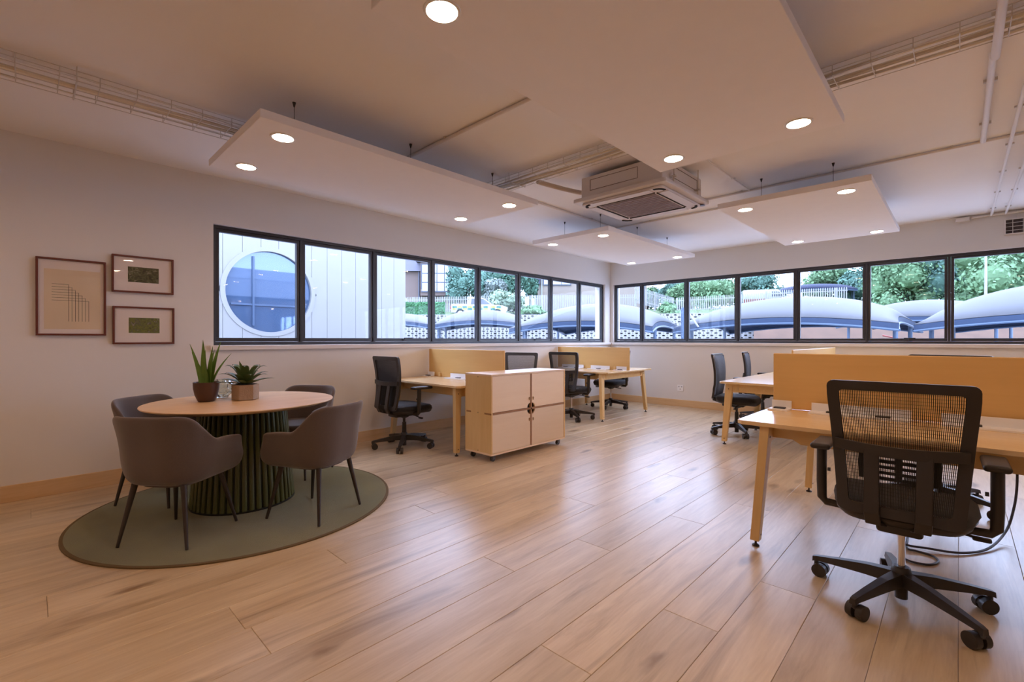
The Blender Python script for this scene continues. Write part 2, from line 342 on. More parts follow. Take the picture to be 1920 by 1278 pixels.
for sx in (-1, 1):
    for sy in (-1, 1):
        br = MB().cyl((sx*.43, sy*.25, .05), (sx*.43, sy*.25, .275), .005, n=8).box(min(sx*.39, sx*.45), max(sx*.39, sx*.45), sy*.25-.015, sy*.25+.015, .09, .10).build('hanger_rod', STEEL, ac)
MB().lathe([(0, 0), (.012, 0), (.022, -.004), (.03, -.012), (0, -.014)], 14, (.405, .40, -.0)).build('sensor', mat('sensor_dark', (.10, .07, .07), .4), ac)
MB().tube([(-.39, -.12, .16), (-.47, -.14, .165), (-.58, -.22, .19), (-.66, -.36, .21), (-.70, -.55, .215), (-.71, -.66, .215)], .022, 10).build('drain_hose', mat('insulation', (.60, .50, .40), .8, noise=.1), ac, smooth=True)
MB().tube([(-.39, -.02, .10), (-.43, -.03, .10), (-.46, -.06, .13), (-.50, -.20, .20)], .012, 10).build('copper_pipe', WHITE, ac, smooth=True)

# ================================================================== CABLE TRAYS AND CONDUITS
def tray(label, p, length, width, along, step, ncab):
    t = thing('cable_tray', label, 'cable tray', p, group='wire basket cable trays')
    def pt(a, b, z): return (b, a, z) if along == 'y' else (a, b, z)
    hw, z0, z1, r = width/2, 0, .055, .0022
    for b, z in ((-hw, z1), (hw, z1), (-hw, z0), (-hw*.5, z0), (0, z0), (hw*.5, z0), (hw, z0), (-hw, z1*.5), (hw, z1*.5)):
        MB().cyl(pt(0, b, z), pt(length, b, z), r, n=6).build('long_wire', STEEL, t)
    cw = MB().tube([pt(0, -hw, z1), pt(0, -hw, z0), pt(0, hw, z0), pt(0, hw, z1)], r, 6).mesh('cross_wire', STEEL)
    n = int(length/step)
    for i in range(n): put('cross_wire', cw, t, pt(.05+i*step, 0, 0))
    for i in range(ncab):
        b0 = -hw*.7+1.4*hw*i/max(1, ncab-1); pts = []
        m = 14
        for k in range(m+1): pts.append(pt(length*k/m, max(-hw*.8, min(hw*.8, b0+.018*math.sin(k*1.3+i*2.1))), .012+.006*math.sin(k*.9+i)+.012*(i % 2)))
        MB().tube(pts, .007+.0025*(i % 3), 7).build('cable', CREAM if i % 3 else WHITE, t, smooth=True)
    nb = max(2, int(length/1.2))
    for i in range(nb):
        a = .45+i*1.2
        if a < length: MB().tube([pt(a, -hw-.01, -.006), pt(a, -hw-.01, HC-p[2]), pt(a, -hw-.012, HC-p[2])], .003, 6).tube([pt(a, hw+.01, -.006), pt(a, hw+.01, HC-p[2])], .003, 6).tube([pt(a, -hw-.01, -.006), pt(a, hw+.01, -.006)], .004, 6).build('hanger', STEEL, t)
    return t
tray('wire basket cable tray running along the ceiling beside the left wall', (1.325, -9.6, 2.668), 4.7, .27, 'y', .17, 4)
tray('wire basket cable tray crossing the ceiling behind the air conditioner', (1.62, -4.95, 2.668), 5.9, .20, 'x', .17, 5)
def conduit(label, pts, r, clips=True, flatw=None):
    o = thing('conduit', label, 'conduit', pts[0], group='ceiling conduits')
    q = [tuple(Vector(p)-Vector(pts[0])) for p in pts]
    MB().tube(q, r, 10).build('pipe', TRIMW, o, smooth=True)
    for a, b in zip(q, q[1:]):
        d = Vector(b)-Vector(a); n = int(d.length/.75)
        for i in range(n):
            c = Vector(a)+d*((i+.5)/n); s = r+.012; e = .008
            cl = MB().box(-s if abs(d.y) > abs(d.x) else -e, s if abs(d.y) > abs(d.x) else e, -e if abs(d.y) > abs(d.x) else -s, e if abs(d.y) > abs(d.x) else s, 0, r+.001).build('saddle_clip', STEEL, o, tuple(c))
    return o
zc = HC-.013
conduit('white surface conduit disappearing above the overhead raft, nearest the camera', [(1.7, -5.93, HC-.014), (3.9, -5.93, HC-.014)], .013)
conduit('white conduit from the long raft round to the right hand raft beyond the air conditioner', [(1.68, -4.83, zc), (1.68, -2.60, zc), (1.72, -2.56, zc), (3.6, -2.56, zc)], .011)
conduit('long thin conduit crossing the ceiling above the right hand raft', [(3.05, -3.00, zc), (7.0, -3.05, zc)], .011)
conduit('short conduit beside the air conditioner corner', [(3.52, -4.9, zc), (3.52, -3.02, zc)], .006)
conduit('thick white pipe crossing under the cable tray at the right', [(5.2, -5.6, HC-.115), (5.2, -4.75, HC-.115), (5.2, -4.6, HC-.03), (5.2, -3.09, HC-.03)], .018)
conduit('thin conduit dropping to the far wall, left one of the right pair', [(5.35, -4.1, zc-.026), (5.35, -.06, zc-.026)], .012)
conduit('thin conduit dropping to the far wall, right one of the right pair', [(5.47, -4.1, zc-.026), (5.47, -.06, zc-.026)], .012)
conduit('horizontal conduit along the top of the far wall', [(5.18, -.03, HC-.03), (7.5, -.03, HC-.03)], .014)
jb = thing('junction_box', 'small white junction box where the far wall meets the ceiling', 'junction box', (5.10, -.035, HC-.045))
MB().rbox(0, 0, 0, .13, .07, .05, .006).build('box', TRIMW, jb); MB().box(-.055, .055, -.037, -.034, -.018, .018).build('lid', TRIMW, jb)
vg = thing('ventilation_grille', 'dark ventilation grille in a pale frame high on the far wall', 'vent', (5.70, 0, 2.552))
m = MB(); m.box(-.24, .24, -.03, 0, -.092, -.082).box(-.24, .24, -.03, 0, .082, .092).box(-.24, -.228, -.03, 0, -.082, .082).box(.228, .24, -.03, 0, -.082, .082); m.build('frame', TRIMW, vg)
MB().box(-.228, .228, -.006, 0, -.082, .082).build('backing', mat('vent_dark', (.07, .055, .055), .8, noise=.6, nscale=40), vg)
for i in range(5): MB().box(-.17+i*.085-.003, -.17+i*.085+.003, -.02, -.012, -.082, .082).build('bar', STEEL, vg)
for i in range(3): MB().box(-.228, .228, -.014, -.008, -.045+i*.045-.003, -.045+i*.045+.003).build('bar', STEEL, vg)
MB().cyl((.0, -.022, 0), (0, -.005, 0), .03, n=14).build('boss', STEEL, vg)
MB().cyl((-.13, -.012, .092), (-.13, -.012, .140), .004, n=6).build('feed_cable', TRIMW, vg)
ws = thing('wall_socket', 'white double wall socket low on the far wall', 'socket', (1.455, 0, .335))
MB().rbox(0, -.005, 0, .11, .012, .11, .003).build('plate', WHITE, ws)
for x, z in ((-.025, .022), (.025, .022), (0, -.02)): MB().box(x-.010, x+.010, -.0125, -.0108, z-.007, z+.007).build('outlet_hole', mat('socket_grey', (.2, .2, .24), .6), ws)

# ================================================================== PICTURES ON THE LEFT WALL
def picture(label, y0, y1, z0, z1):
    p = thing('framed_picture', label, 'picture', (0, (y0+y1)/2, (z0+z1)/2), group='framed pictures on the left wall')
    hy, hz, t, d = (y1-y0)/2, (z1-z0)/2, .014, .032
    MB().box(0, d, -hy, hy, -hz, -hz+t).build('frame_side', REDW, p, bevel=.002); MB().box(0, d, -hy, hy, hz-t, hz).build('frame_side', REDW, p, bevel=.002)
    MB().box(0, d, -hy, -hy+t, -hz+t, hz-t).build('frame_side', REDW, p, bevel=.002); MB().box(0, d, hy-t, hy, -hz+t, hz-t).build('frame_side', REDW, p, bevel=.002)
    MB().box(.002, .012, -hy+t, hy-t, -hz+t, hz-t).build('mount', MATB, p)
    MB().box(.024, .026, -hy+t, hy-t, -hz+t, hz-t).build('glazing', PGL, p)
    return p, hy, hz
PGL = pane_glass('picture_glass', (1, 1, 1), .8)
PAPER = mat('drawing_paper', (.78, .62, .43), .95, noise=.1, nscale=5)
INK = mat('green_ink', (.07, .075, .03), .9); INKD = mat('dark_ink', (.025, .02, .012), .9)
p, hy, hz = picture('tall framed line drawing on tan paper, leftmost of the three pictures', -8.105, -7.70, 1.235, 1.835)
sh = MB().box(.012, .0135, -hy+.045, hy-.035, -hz+.05, hz-.085).build('drawing_sheet', PAPER, p)
for i in range(7):
    y = -.02+i*.0195; zt = .085-.028*i if i % 2 == 0 else .075-.028*i; zt = .095-.020*i
    MB().box(.0135, .0142, y-.0012, y+.0012, -.19, zt).build('vertical_line', INK if i % 2 else INKD, sh)
for i in range(7):
    z = .10-.021*i; MB().box(.0135, .0142, -.115, -.02+.0195*i+.002, z-.0011, z+.0011).build('horizontal_line', INK if i % 2 else INKD, sh)
def print_mat(name, cols, scale):
    m = bpy.data.materials.new(name); nt, N, L, b = nodes(m); tc = N.new('ShaderNodeTexCoord')
    n = N.new('ShaderNodeTexNoise'); n.inputs['Scale'].default_value = scale; n.inputs['Detail'].default_value = 6; n.inputs['Distortion'].default_value = 1.4; L.new(tc.outputs['Object'], n.inputs['Vector'])
    r = N.new('ShaderNodeValToRGB'); el = r.color_ramp.elements
    while len(el) < len(cols): el.new(.5)
    for i, c in enumerate(cols): el[i].position = .3+.4*i/(len(cols)-1); el[i].color = (*c, 1)
    L.new(n.outputs['Fac'], r.inputs[0]); L.new(r.outputs[0], b.inputs['Base Color']); b.inputs['Roughness'].default_value = .8; return m
BOT1 = print_mat('leaf_print', [(.02, .02, .01), (.07, .07, .028), (.13, .13, .05), (.30, .27, .21)], 34)
BOT2 = print_mat('cactus_print', [(.03, .03, .015), (.20, .22, .04), (.07, .075, .03), (.36, .32, .27)], 42)
p, hy, hz = picture('small framed dark leaf print, upper of the two small pictures', -7.665, -7.245, 1.600, 1.912); MB().box(.012, .0135, -.105, .105, -.065, .065).build('print', BOT1, p)
p, hy, hz = picture('small framed green cactus print, lower of the two small pictures', -7.660, -7.240, 1.165, 1.482); MB().box(.012, .0135, -.105, .105, -.065, .065).build('print', BOT2, p)

# ================================================================== RUG, TABLE, TUB CHAIRS
rug = thing('round_rug', 'round olive green rug under the fluted table', 'rug', (1.285, -7.02, 0))
MB().lathe([(0, .002), (.985, .002), (.985, .010), (0, .010)], 96).build('pile', RUG, rug)
MB().lathe([(.985, .0005), (1.003, .0005), (1.003, .008), (.998, .010), (.985, .010)], 96, ring=True).build('binding', RUGB, rug)
TC = (1.21, -7.025)
tb = thing('round_table', 'round oak topped table on a dark green fluted drum base', 'table', (*TC, .0105))
MB().lathe([(0, .708), (.56, .708), (.618, .726), (.622, .732), (.620, .736), (0, .736)], 96).build('table_top', TABLE, tb, smooth=True)
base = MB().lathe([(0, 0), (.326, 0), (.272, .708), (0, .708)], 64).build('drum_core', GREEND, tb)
ns = 46
sl = MB(); a = .018
pr0 = [(.322, -a), (.338, -a*.8), (.343, -a*.3), (.343, a*.3), (.338, a*.8), (.322, a)]; pr1 = [(r-.055, y*.82) for r, y in pr0]
sl.add([(r, y, .012) for r, y in pr0]+[(r, y, .706) for r, y in pr1], [(i, i+1, 7+i, 6+i) for i in range(5)]+[(5, 0, 6, 11), (5, 4, 3, 2, 1, 0), (6, 7, 8, 9, 10, 11)])
sm = sl.mesh('slat', GREEN, False)
for i in range(ns): put('slat', sm, tb, rz=2*PI*i/ns)
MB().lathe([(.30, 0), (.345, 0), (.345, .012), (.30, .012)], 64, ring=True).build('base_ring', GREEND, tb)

def shell_mesh():
    """upholstered tub: a U-shaped wall with a tall back and lower arms, rolled under at the bottom"""
    path = []; hw, yb, R = .258, -.255, .19
    ny = 8
    for i in range(ny): path.append((hw, .215-(.215-(yb+R))*i/ny, 0 if i else 0, 's'))
    for i in range(9): t = PI/2*i/8; path.append((hw-R+R*math.cos(t), yb+R-R*math.sin(t), 0, 'c'))
    for i in range(1, 5): path.append((hw-R-(2*(hw-R))*i/5, yb, 0, 'b'))
    for i in range(9): t = PI/2*i/8; path.append((-(hw-R)-R*math.sin(t), yb+R-R*math.cos(t), 0, 'c'))
    for i in range(1, ny+1): path.append((-hw, yb+R+(.215-(yb+R))*i/ny, 0, 's'))
    n = len(path); rows = [(-.16, .352), (-.10, .352), (-.055, .362), (-.022, .395), (-.006, .45)]; up = 6
    V = []; 
    for x, y, _, k in path:
        # top height from the y position: back .80, arms .635
        t = max(0, min(1, (y-(-.225))/.19)); t = t*t*(3-2*t); top = .768*(1-t)+(.605-.02*max(0, (y-.05)/.19))*t
        q = Vector((x, y)); c = Vector((0, -.03)); d = (q-c); L_ = d.length; d = d/L_
        # outward normal of the U (approx radial, squared off)
        if k == 's': nrm = Vector((1 if x > 0 else -1, 0))
        elif k == 'b': nrm = Vector((0, -1))
        else:
            cc = Vector(((hw-R)*(1 if x > 0 else -1), yb+R)); nrm = (q-cc).normalized()
        fw = max(0, (y-.02)/.22)
        col = []
        for off, z in rows: col.append((x+nrm.x*off, y+nrm.y*off+(.035*fw*fw*(1 if z < .4 else .8) if k == 's' else 0)-(.03*fw if z < .37 else 0), z))
        for j in range(1, up+1):
            v = j/up; z = .45+(top-.45)*v; off = .034*v*v*(1.25 if top > .7 else .55)
            col.append((x+nrm.x*off, y+nrm.y*off+(.028-.075*v)*fw*fw, z))
        V.append(col)
    m = len(V[0]); mb = MB(); mb.v = [p for c in V for p in c]; mb.f = [(i*m+j, (i+1)*m+j, (i+1)*m+j+1, i*m+j+1) for i in range(n-1) for j in range(m-1)]
    return mb.mesh('shell', FELT, True)
def tub_chair():
    r = thing('tub_chair', 'x', 'chair')
    me = shell_mesh(); me.set_sharp_from_angle(angle=PI)
    s = put('shell', me, r); so = s.modifiers.new('thick', 'SOLIDIFY'); so.thickness = .034; so.offset = -1
    b = s.modifiers.new('soft', 'SUBSURF'); b.levels = 1; b.render_levels = 2
    c = MB().prism([(x*.92, y) for x, y in rr(.222, .15, 8)], 'z', .368, .470).build('seat_cushion', FELT, r, smooth=True, bevel=.022)
    MB().prism([(x*.92, y) for x, y in rr(.17, .12, 8)], 'z', .345, .368).build('seat_pan', FELT, r, smooth=True, bevel=.006)
    for sx in (-1, 1):
        for sy in (-1, 1):
            MB().cyl((sx*.15, sy*.15-.01, .362), (sx*.210, sy*.212, .0125), .017, .0085, 12).build('leg', LEGB, r, smooth=True)
    return r
t0 = tub_chair()
places = [((1.625, -7.495), math.atan2(.48, -.40), 'grey brown tub chair nearest the camera, back turned, left front of the round table'),
          ((1.85, -6.765), math.atan2(-.30, -.62), 'grey brown tub chair in profile on the right side of the round table'),
          ((.76, -7.42), math.atan2(.38, .50), 'grey brown tub chair behind the round table below the small pictures'),
          ((.80, -6.47), math.atan2(-.52, .36), 'grey brown tub chair tucked behind the round table by the window ledge')]
for i, (p, a, lab) in enumerate(places):
    o = t0 if i == 0 else copy_tree(t0); o.location = (*p, 0); o.rotation_euler = (0, 0, a-PI/2); o['label'] = lab; o['group'] = 'tub chairs round the table'

# ------------------------------------------------------------------ plants and vase on the table
TZ = .749
al = thing('potted_aloe', 'tall aloe in a rounded brown pot on the round table', 'potted plant', (1.075, -7.235, TZ))
MB().lathe([(0, 0), (.058, 0), (.064, .006), (.084, .055), (.095, .11), (.098, .165), (.092, .165), (.088, .15), (0, .148)], 40).build('pot', POTB, al, smooth=True)
al.scale = (.86, .86, .86)
MB().lathe([(0, .150), (.087, .150), (.087, .146)], 24).build('soil', SOIL, al)
def leaf(pts, ws, th, nrm=None):
    """tapered fleshy leaf along a spine: diamond section widened across"""
    pts = [Vector(p) for p in pts]; mb = MB(); n = len(pts); vs = []
    for i, p in enumerate(pts):
        d = (pts[min(i+1, n-1)]-pts[max(i-1, 0)]).normalized(); side = d.cross(nrm).normalized(); nn = side.cross(d).normalized(); w_, t_ = ws[i], th*ws[i]
        vs += [p+side*w_+nn*t_*.35, p+nn*t_*-.15+side*w_*.0, p-side*w_+nn*t_*.35, p-nn*t_*.9-side*w_*.45, p-nn*t_*.9+side*w_*.45]
    k = 5; fs = [(i*k+a, i*k+(a+1) % k, (i+1)*k+(a+1) % k, (i+1)*k+a) for i in range(n-1) for a in range(k)]+[tuple(range(k)), tuple((n-1)*k+a for a in range(k))]
    return mb.add(vs, fs)
# spread across the view: side = image right, fw = away from the camera
SD = Vector((.72, .69, 0)); FW = Vector((-.69, .72, 0))
def aloe_leaf(dx, df, h, b, w_):
    base = SD*b+FW*(b*.3); pts = []; ws = []
    for i in range(8):
        t = i/7; pts.append(base+SD*dx*(t**1.6)+FW*df*(t**1.5)+Vector((0, 0, .14+h*t))); ws.append(w_*(1-t**1.8)*(.75+.5*min(1, t*3))+.0008)
    n = -(SD*dx+FW*df)*1.0-FW*.25
    leaf(pts, ws, .55, n.normalized()).build('leaf', ALOE, al, smooth=True)
for a_ in ((-.01, .0, .385, -.015, .026), (.045, -.02, .33, .02, .022), (.055, .05, .375, .035, .020), (-.075, -.02, .28, -.03, .021), (-.115, .03, .35, -.04, .015), (.17, -.01, .27, .045, .012), (.02, .06, .30, .01, .02), (.0, -.05, .22, .0, .024), (-.03, .07, .30, -.02, .018)): aloe_leaf(*a_)
su = thing('potted_succulent', 'spiky succulent in a hexagonal concrete pot on the round table', 'potted plant', (1.145, -6.995, TZ))
su.scale = (.88, .88, .88)
hexa = [(.105*math.cos(PI/3*i+.30), .105*math.sin(PI/3*i+.30)) for i in range(6)]
MB().prism(hexa, 'z', 0, .128).build('pot', CONC, su, bevel=.003)
MB().prism([(x*.86, y*.86) for x, y in hexa], 'z', .128, .131).build('soil', SOIL, su)
rl = random.Random(3)
for i in range(24):
    a = 2*PI*i/24*5.0+.2; out = .05+.165*(1-(i % 3)*.22)*rl.uniform(.85, 1.15); hh = .03+.055*(i % 3)+rl.uniform(0, .02); d = Vector((math.cos(a), math.sin(a), 0)); pts = []; ws = []
    for k in range(7):
        t = k/6; pts.append(d*(.012+out*t)+Vector((0, 0, .128+hh*math.sin(t*PI*.62)/math.sin(PI*.62)*1.0))); ws.append(.029*(math.sin(PI*min(1, .22+t*.78))**.8)+.0006)
    leaf(pts, ws, .22, Vector((d.x*-.5, d.y*-.5, .87)).normalized()).build('leaf', AGAV, su, smooth=True)
pts = []; ws = []
for k in range(8):
    t = k/7; pts.append(SD*(-.055*t**1.4)+Vector((0, 0, .13+.20*t))); ws.append(.021*(math.sin(PI*min(1, .2+t*.8))**.8)+.0006)
leaf(pts, ws, .25, FW*-1).build('leaf', AGAV, su, smooth=True)
va = thing('glass_vase', 'faceted clear glass globe vase between the two potted plants', 'vase', (.895, -7.085, TZ))
gm = bpy.data.materials.new('crystal_glass'); nt, N, L, b = nodes(gm); b.inputs['Base Color'].default_value = (.97, 1.0, .93, 1); b.inputs['Roughness'].default_value = .02; b.inputs['Transmission Weight'].default_value = 1; b.inputs['IOR'].default_value = 1.45
tcn = N.new('ShaderNodeTexCoord'); vo = N.new('ShaderNodeTexVoronoi'); vo.inputs['Scale'].default_value = 30; L.new(tcn.outputs['Object'], vo.inputs['Vector']); bp = N.new('ShaderNodeBump'); bp.inputs['Strength'].default_value = .75; bp.inputs['Distance'].default_value = .02; L.new(vo.outputs['Distance'], bp.inputs['Height']); L.new(bp.outputs['Normal'], b.inputs['Normal'])
prof = [(0, .0), (.04, .0)]+[(.078*math.sin(t), .078-.078*math.cos(t)) for t in [PI*(.18+.62*i/12) for i in range(13)]]
MB().lathe(prof+[(r-.005, z-.002) for r, z in reversed(prof[2:])]+[(.035, .006), (0, .006)], 36).build('globe', gm, va, smooth=True)

# ================================================================== BENCH DESKS
DZ = .727
leg_poly = [(0, .035), (.050, .035), (.112, DZ-.024), (.030, DZ-.024)]
def bench(label, loc, rz, Ln, W, leg_x, rails, scr):
    d = thing('bench_desk', label, 'desk', (*loc, 0), rz, group='birch plywood bench desks')
    h = W/2
    top = MB().prism([(0, -h+.03), (.03, -h), (Ln-.03, -h), (Ln, -h+.03), (Ln, h-.03), (Ln-.03, h), (.03, h), (0, h-.03)], 'z', DZ-.024, DZ).build('desktop', PLYT, d, bevel=.003)
    for x in leg_x:
        for s in (-1, 1):
            ox = (-1 if x == leg_x[0] else (1 if x == leg_x[-1] else 0))*.045      # the feet splay outward lengthwise too
            vs = [(x+e*.024-(ox if k > 1 else 0), s*(-h+.005+u), v) for e in (-1, 1) for k, (u, v) in enumerate(leg_poly)]
            lg = MB().add(vs, [(3, 2, 1, 0), (4, 5, 6, 7), (0, 1, 5, 4), (1, 2, 6, 5), (2, 3, 7, 6), (3, 0, 4, 7)]).build('leg', PLYZ, d, bevel=.002)
            fy = s*(-h+.005+.026)
            MB().cyl((x, fy, .012), (x, fy, .04), .006, n=10).lathe([(0, 0), (.02, 0), (.02, .006), (.008, .014), (0, .014)], 14, (x, fy, 0)).build('levelling_foot', BLACK, lg)
            for zz in (.07, DZ-.09):
                e = s*(-h+.005+.026+.045*(zz/DZ)); xx = x-ox*(zz-.035)/(DZ-.059); MB().cyl((xx-.026, e, zz), (xx+.026, e, zz), .006, n=8).build('bolt', BLACK, lg)
        xr = x-(-1 if x == leg_x[0] else (1 if x == leg_x[-1] else 0))*.04
        MB().box(xr-.016, xr+.016, -h+.11, h-.11, DZ-.124, DZ-.024).build('cross_rail', PLY, d, bevel=.002)
    for s in (-1, 1):
        y = s*(h-.17)
        MB().prism([(leg_x[0]+.016, DZ-.024), (leg_x[0]+.016, DZ-.105), (leg_x[0]+.16, DZ-.105), (leg_x[0]+.20, DZ-.130), (leg_x[-1]-.20, DZ-.130), (leg_x[-1]-.16, DZ-.105), (leg_x[-1]-.016, DZ-.105), (leg_x[-1]-.016, DZ-.024)], 'y', y-.012, y+.012).build('long_rail', PLY, d, bevel=.002)
    return d
PLYT = wood('birch_ply_top', (.76, .54, .28), (.85, .63, .37), 'x', .19, .8, contrast=.2)
W = 1.40
bench('birch bench desk against the left wall, half hidden by the low cabinet', (.03, -4.41), 0, 1.37, W, (.085, 1.30), 0, 0)
bench('birch bench desk in the far corner under both windows', (.03, -1.655), 0, 1.37, W-.03, (.085, 1.27), 0, 0)
bench('long birch bench desk at the right edge, in front of the mesh chair', (4.115, -4.53), 0, 2.9, W, (.10, 1.45, 2.8), 0, 0)
bench('birch bench desk running toward the far wall behind the big screen', (3.79, -2.68), PI/2, 2.5, W, (.10, 1.25, 2.4), 0, 0)
def screen(label, loc, rz, Ln, hgt):
    o = thing('desk_screen', label, 'screen', (*loc, DZ), rz, group='plywood desk screens')
    MB().box(0, Ln, -.009, .009, .002, hgt).build('panel', PLYS, o, bevel=.006)
    for x in (.25, Ln-.25):
        MB().box(x-.02, x+.02, -.03, -.009, .0, .05).box(x-.02, x+.02, .009, .03, .0, .05).build('bracket', PLY, o, bevel=.002)
PLYS = wood('birch_ply_screen', (.70, .44, .155), (.78, .51, .20), 'x', .42, .6, contrast=.15)
screen('plywood screen on the desk behind the low cabinet', (.012, -4.46), 0, 1.405, .355)
screen('plywood screen on the desk in the far corner', (.012, -1.72), 0, 1.40, .355)
screen('wide plywood screen behind the near mesh chair', (4.135, -4.53), 0, 2.85, .380)
screen('plywood screen mostly hidden behind the wide screen, running to the far wall', (3.79, -2.50), PI/2, 2.35, .365)
def power_rail(label, loc, rz, Ln):
    o = thing('power_rail', label, 'power rail', (*loc, DZ), rz, group='white desk power rails')
    MB().box(0, Ln, -.090, .020, 0, .010).box(0, Ln, .016, .020, .010, .060).build('channel', WHITE, o, bevel=.001)
    n = max(1, int(Ln/.22))
    for i in range(n):
        x = (i+.5)*Ln/n
        MB().rbox(x, -.032, .015, .070, .038, .010, .004).build('socket', BLACK if n > 1 else CABLE, o)
for lab, loc, rz, Ln in (
        ('white power rail on the desk behind the cabinet, in front of its screen', (.50, -4.515), 0, .42),
        ('small white power rail against the left wall on the desk behind the cabinet', (.03, -4.515), 0, .14),
        ('white power rail in the far corner desk, nearest the window wall', (.13, -1.775), 0, .45),
        ('white power rail in the middle of the far corner desk', (.72, -1.775), 0, .36),
        ('white power rail at the open end of the far corner desk', (1.20, -1.775), 0, .18),
        ('short white power rail at the left end of the wide screen', (4.135, -4.585), 0, .12),
        ('white power rail seen through the upper mesh of the near chair', (4.37, -4.585), 0, .50),
        ('white power rail with black sockets at the right edge of the picture', (5.00, -4.585), 0, .75)): power_rail(lab, loc, rz, Ln)

# ================================================================== LOW CABINET ON CASTORS
cb = thing('low_cabinet', 'birch plywood four-door cabinet on castors beside the left desk', 'cabinet', (1.605, -4.445, 0))
hx, hy, z0, z1 = .195, .585, .068, .862; t = .018
MB().box(-hx, hx, -hy, hy, z1-t, z1).build('top_board', PLYP, cb, bevel=.002)
MB().box(-hx, hx, -hy, hy, z0, z0+t).build('bottom_board', PLYP, cb, bevel=.002)
for s in (-1, 1): MB().box(-hx, hx, s*hy-t*(s > 0), s*hy+t*(s < 0), z0+t, z1-t).build('side_board', PLYZ, cb, bevel=.002)
MB().box(-hx, -hx+.012, -hy+t, hy-t, z0+t, z1-t).build('back_board', PLYZ, cb)
zm = .475
MB().box(-hx+.012, hx, -hy+t, hy-t, zm-.009, zm+.009).build('shelf', PLYEDGE, cb)
MB().box(-hx+.012, hx, -.009, .009, z0+t, z1-t).build('divider', PLYEDGE, cb)
PANELD = wood('birch_ply_door_daylit', (.84, .64, .43), (.90, .71, .50), 'y', .4, .8, contrast=.2)  # paler than the side boards: daylight on the front put into the colour
def door_poly(y0, y1, za, zb, cy, cz):
    """door outline with a quarter-round finger cut in the corner next to (cy, cz)"""
    r = .048; pts = []
    q = [(y0, za), (y1, za), (y1, zb), (y0, zb)]
    for (y, z) in q:
        if math.hypot(y-cy, z-cz) < .02:
            sy = 1 if y < cy else -1; sz = 1 if z < cz else -1
            arc = [(y-sy*0-sy*r*math.sin(PI/2*i/6), z-sz*r*math.cos(PI/2*i/6)) for i in range(7)]
            prev = pts[-1] if pts else q[-1]
            if math.hypot(arc[0][0]-prev[0], arc[0][1]-prev[1]) > math.hypot(arc[-1][0]-prev[0], arc[-1][1]-prev[1]): arc = arc[::-1]
            pts += arc
        else: pts.append((y, z))
    return pts
for s in (-1, 1):
    for k in (0, 1):
        ya, yb_ = (-hy+t+.002, -.0115) if s < 0 else (.0115, hy-t-.002)
        za, zb = (z0+t+.002, zm-.0115) if k == 0 else (zm+.0115, z1-t-.002)
        dr = MB().prism(door_poly(ya, yb_, za, zb, 0, zm), 'x', hx-.022, hx-.004).build('door', PANELD, cb, bevel=.0015)
        zk = zm+(.11 if k else -.11)
        MB().cyl((hx-.004, s*.030, zk), (hx+.004, s*.030, zk), .007, n=10).box(hx-.004, hx+.002, s*.030-.004, s*.030+.004, zk-.02, zk+.012).build('lock', mat('brass_lock', (.42, .26, .12), .35, metal=.8), dr)
MB().cyl((hx-.05, 0, zm), (hx-.024, 0, zm), .047, n=24).build('finger_recess', DARK, cb)
for y in (-hy,):
    for a, b_ in ((-hx+.02, -hx+.09), (hx-.10, hx)): MB().box(a, b_, y-.001, y+.001, zm-.008, zm+.008).build('shelf_tenon', PLYEDGE, cb)
    for z in (zm+.0, z1-.03, z0+.03): MB().cyl((0, y-.001, z), (0, y+.001, z), .005, n=8).build('screw', BLACK, cb)
CG = mat('castor_grey', (.10, .095, .10), .4)
for sx in (-1, 1):
    for sy in (-1, 1):
        x, y = sx*(hx-.05), sy*(hy-.07)
        c = MB().box(x-.022, x+.022, y-.022, y+.022, .058, z0).box(x-.016, x-.012, y-.018, y+.018, .02, .058).box(x+.012, x+.016, y-.018, y+.018, .02, .058).build('castor', CG, cb)
        MB().cyl((x-.011, y-.006, .0265), (x+.011, y-.006, .0265), .0265, n=18).build('wheel', BLACK, c, smooth=True)

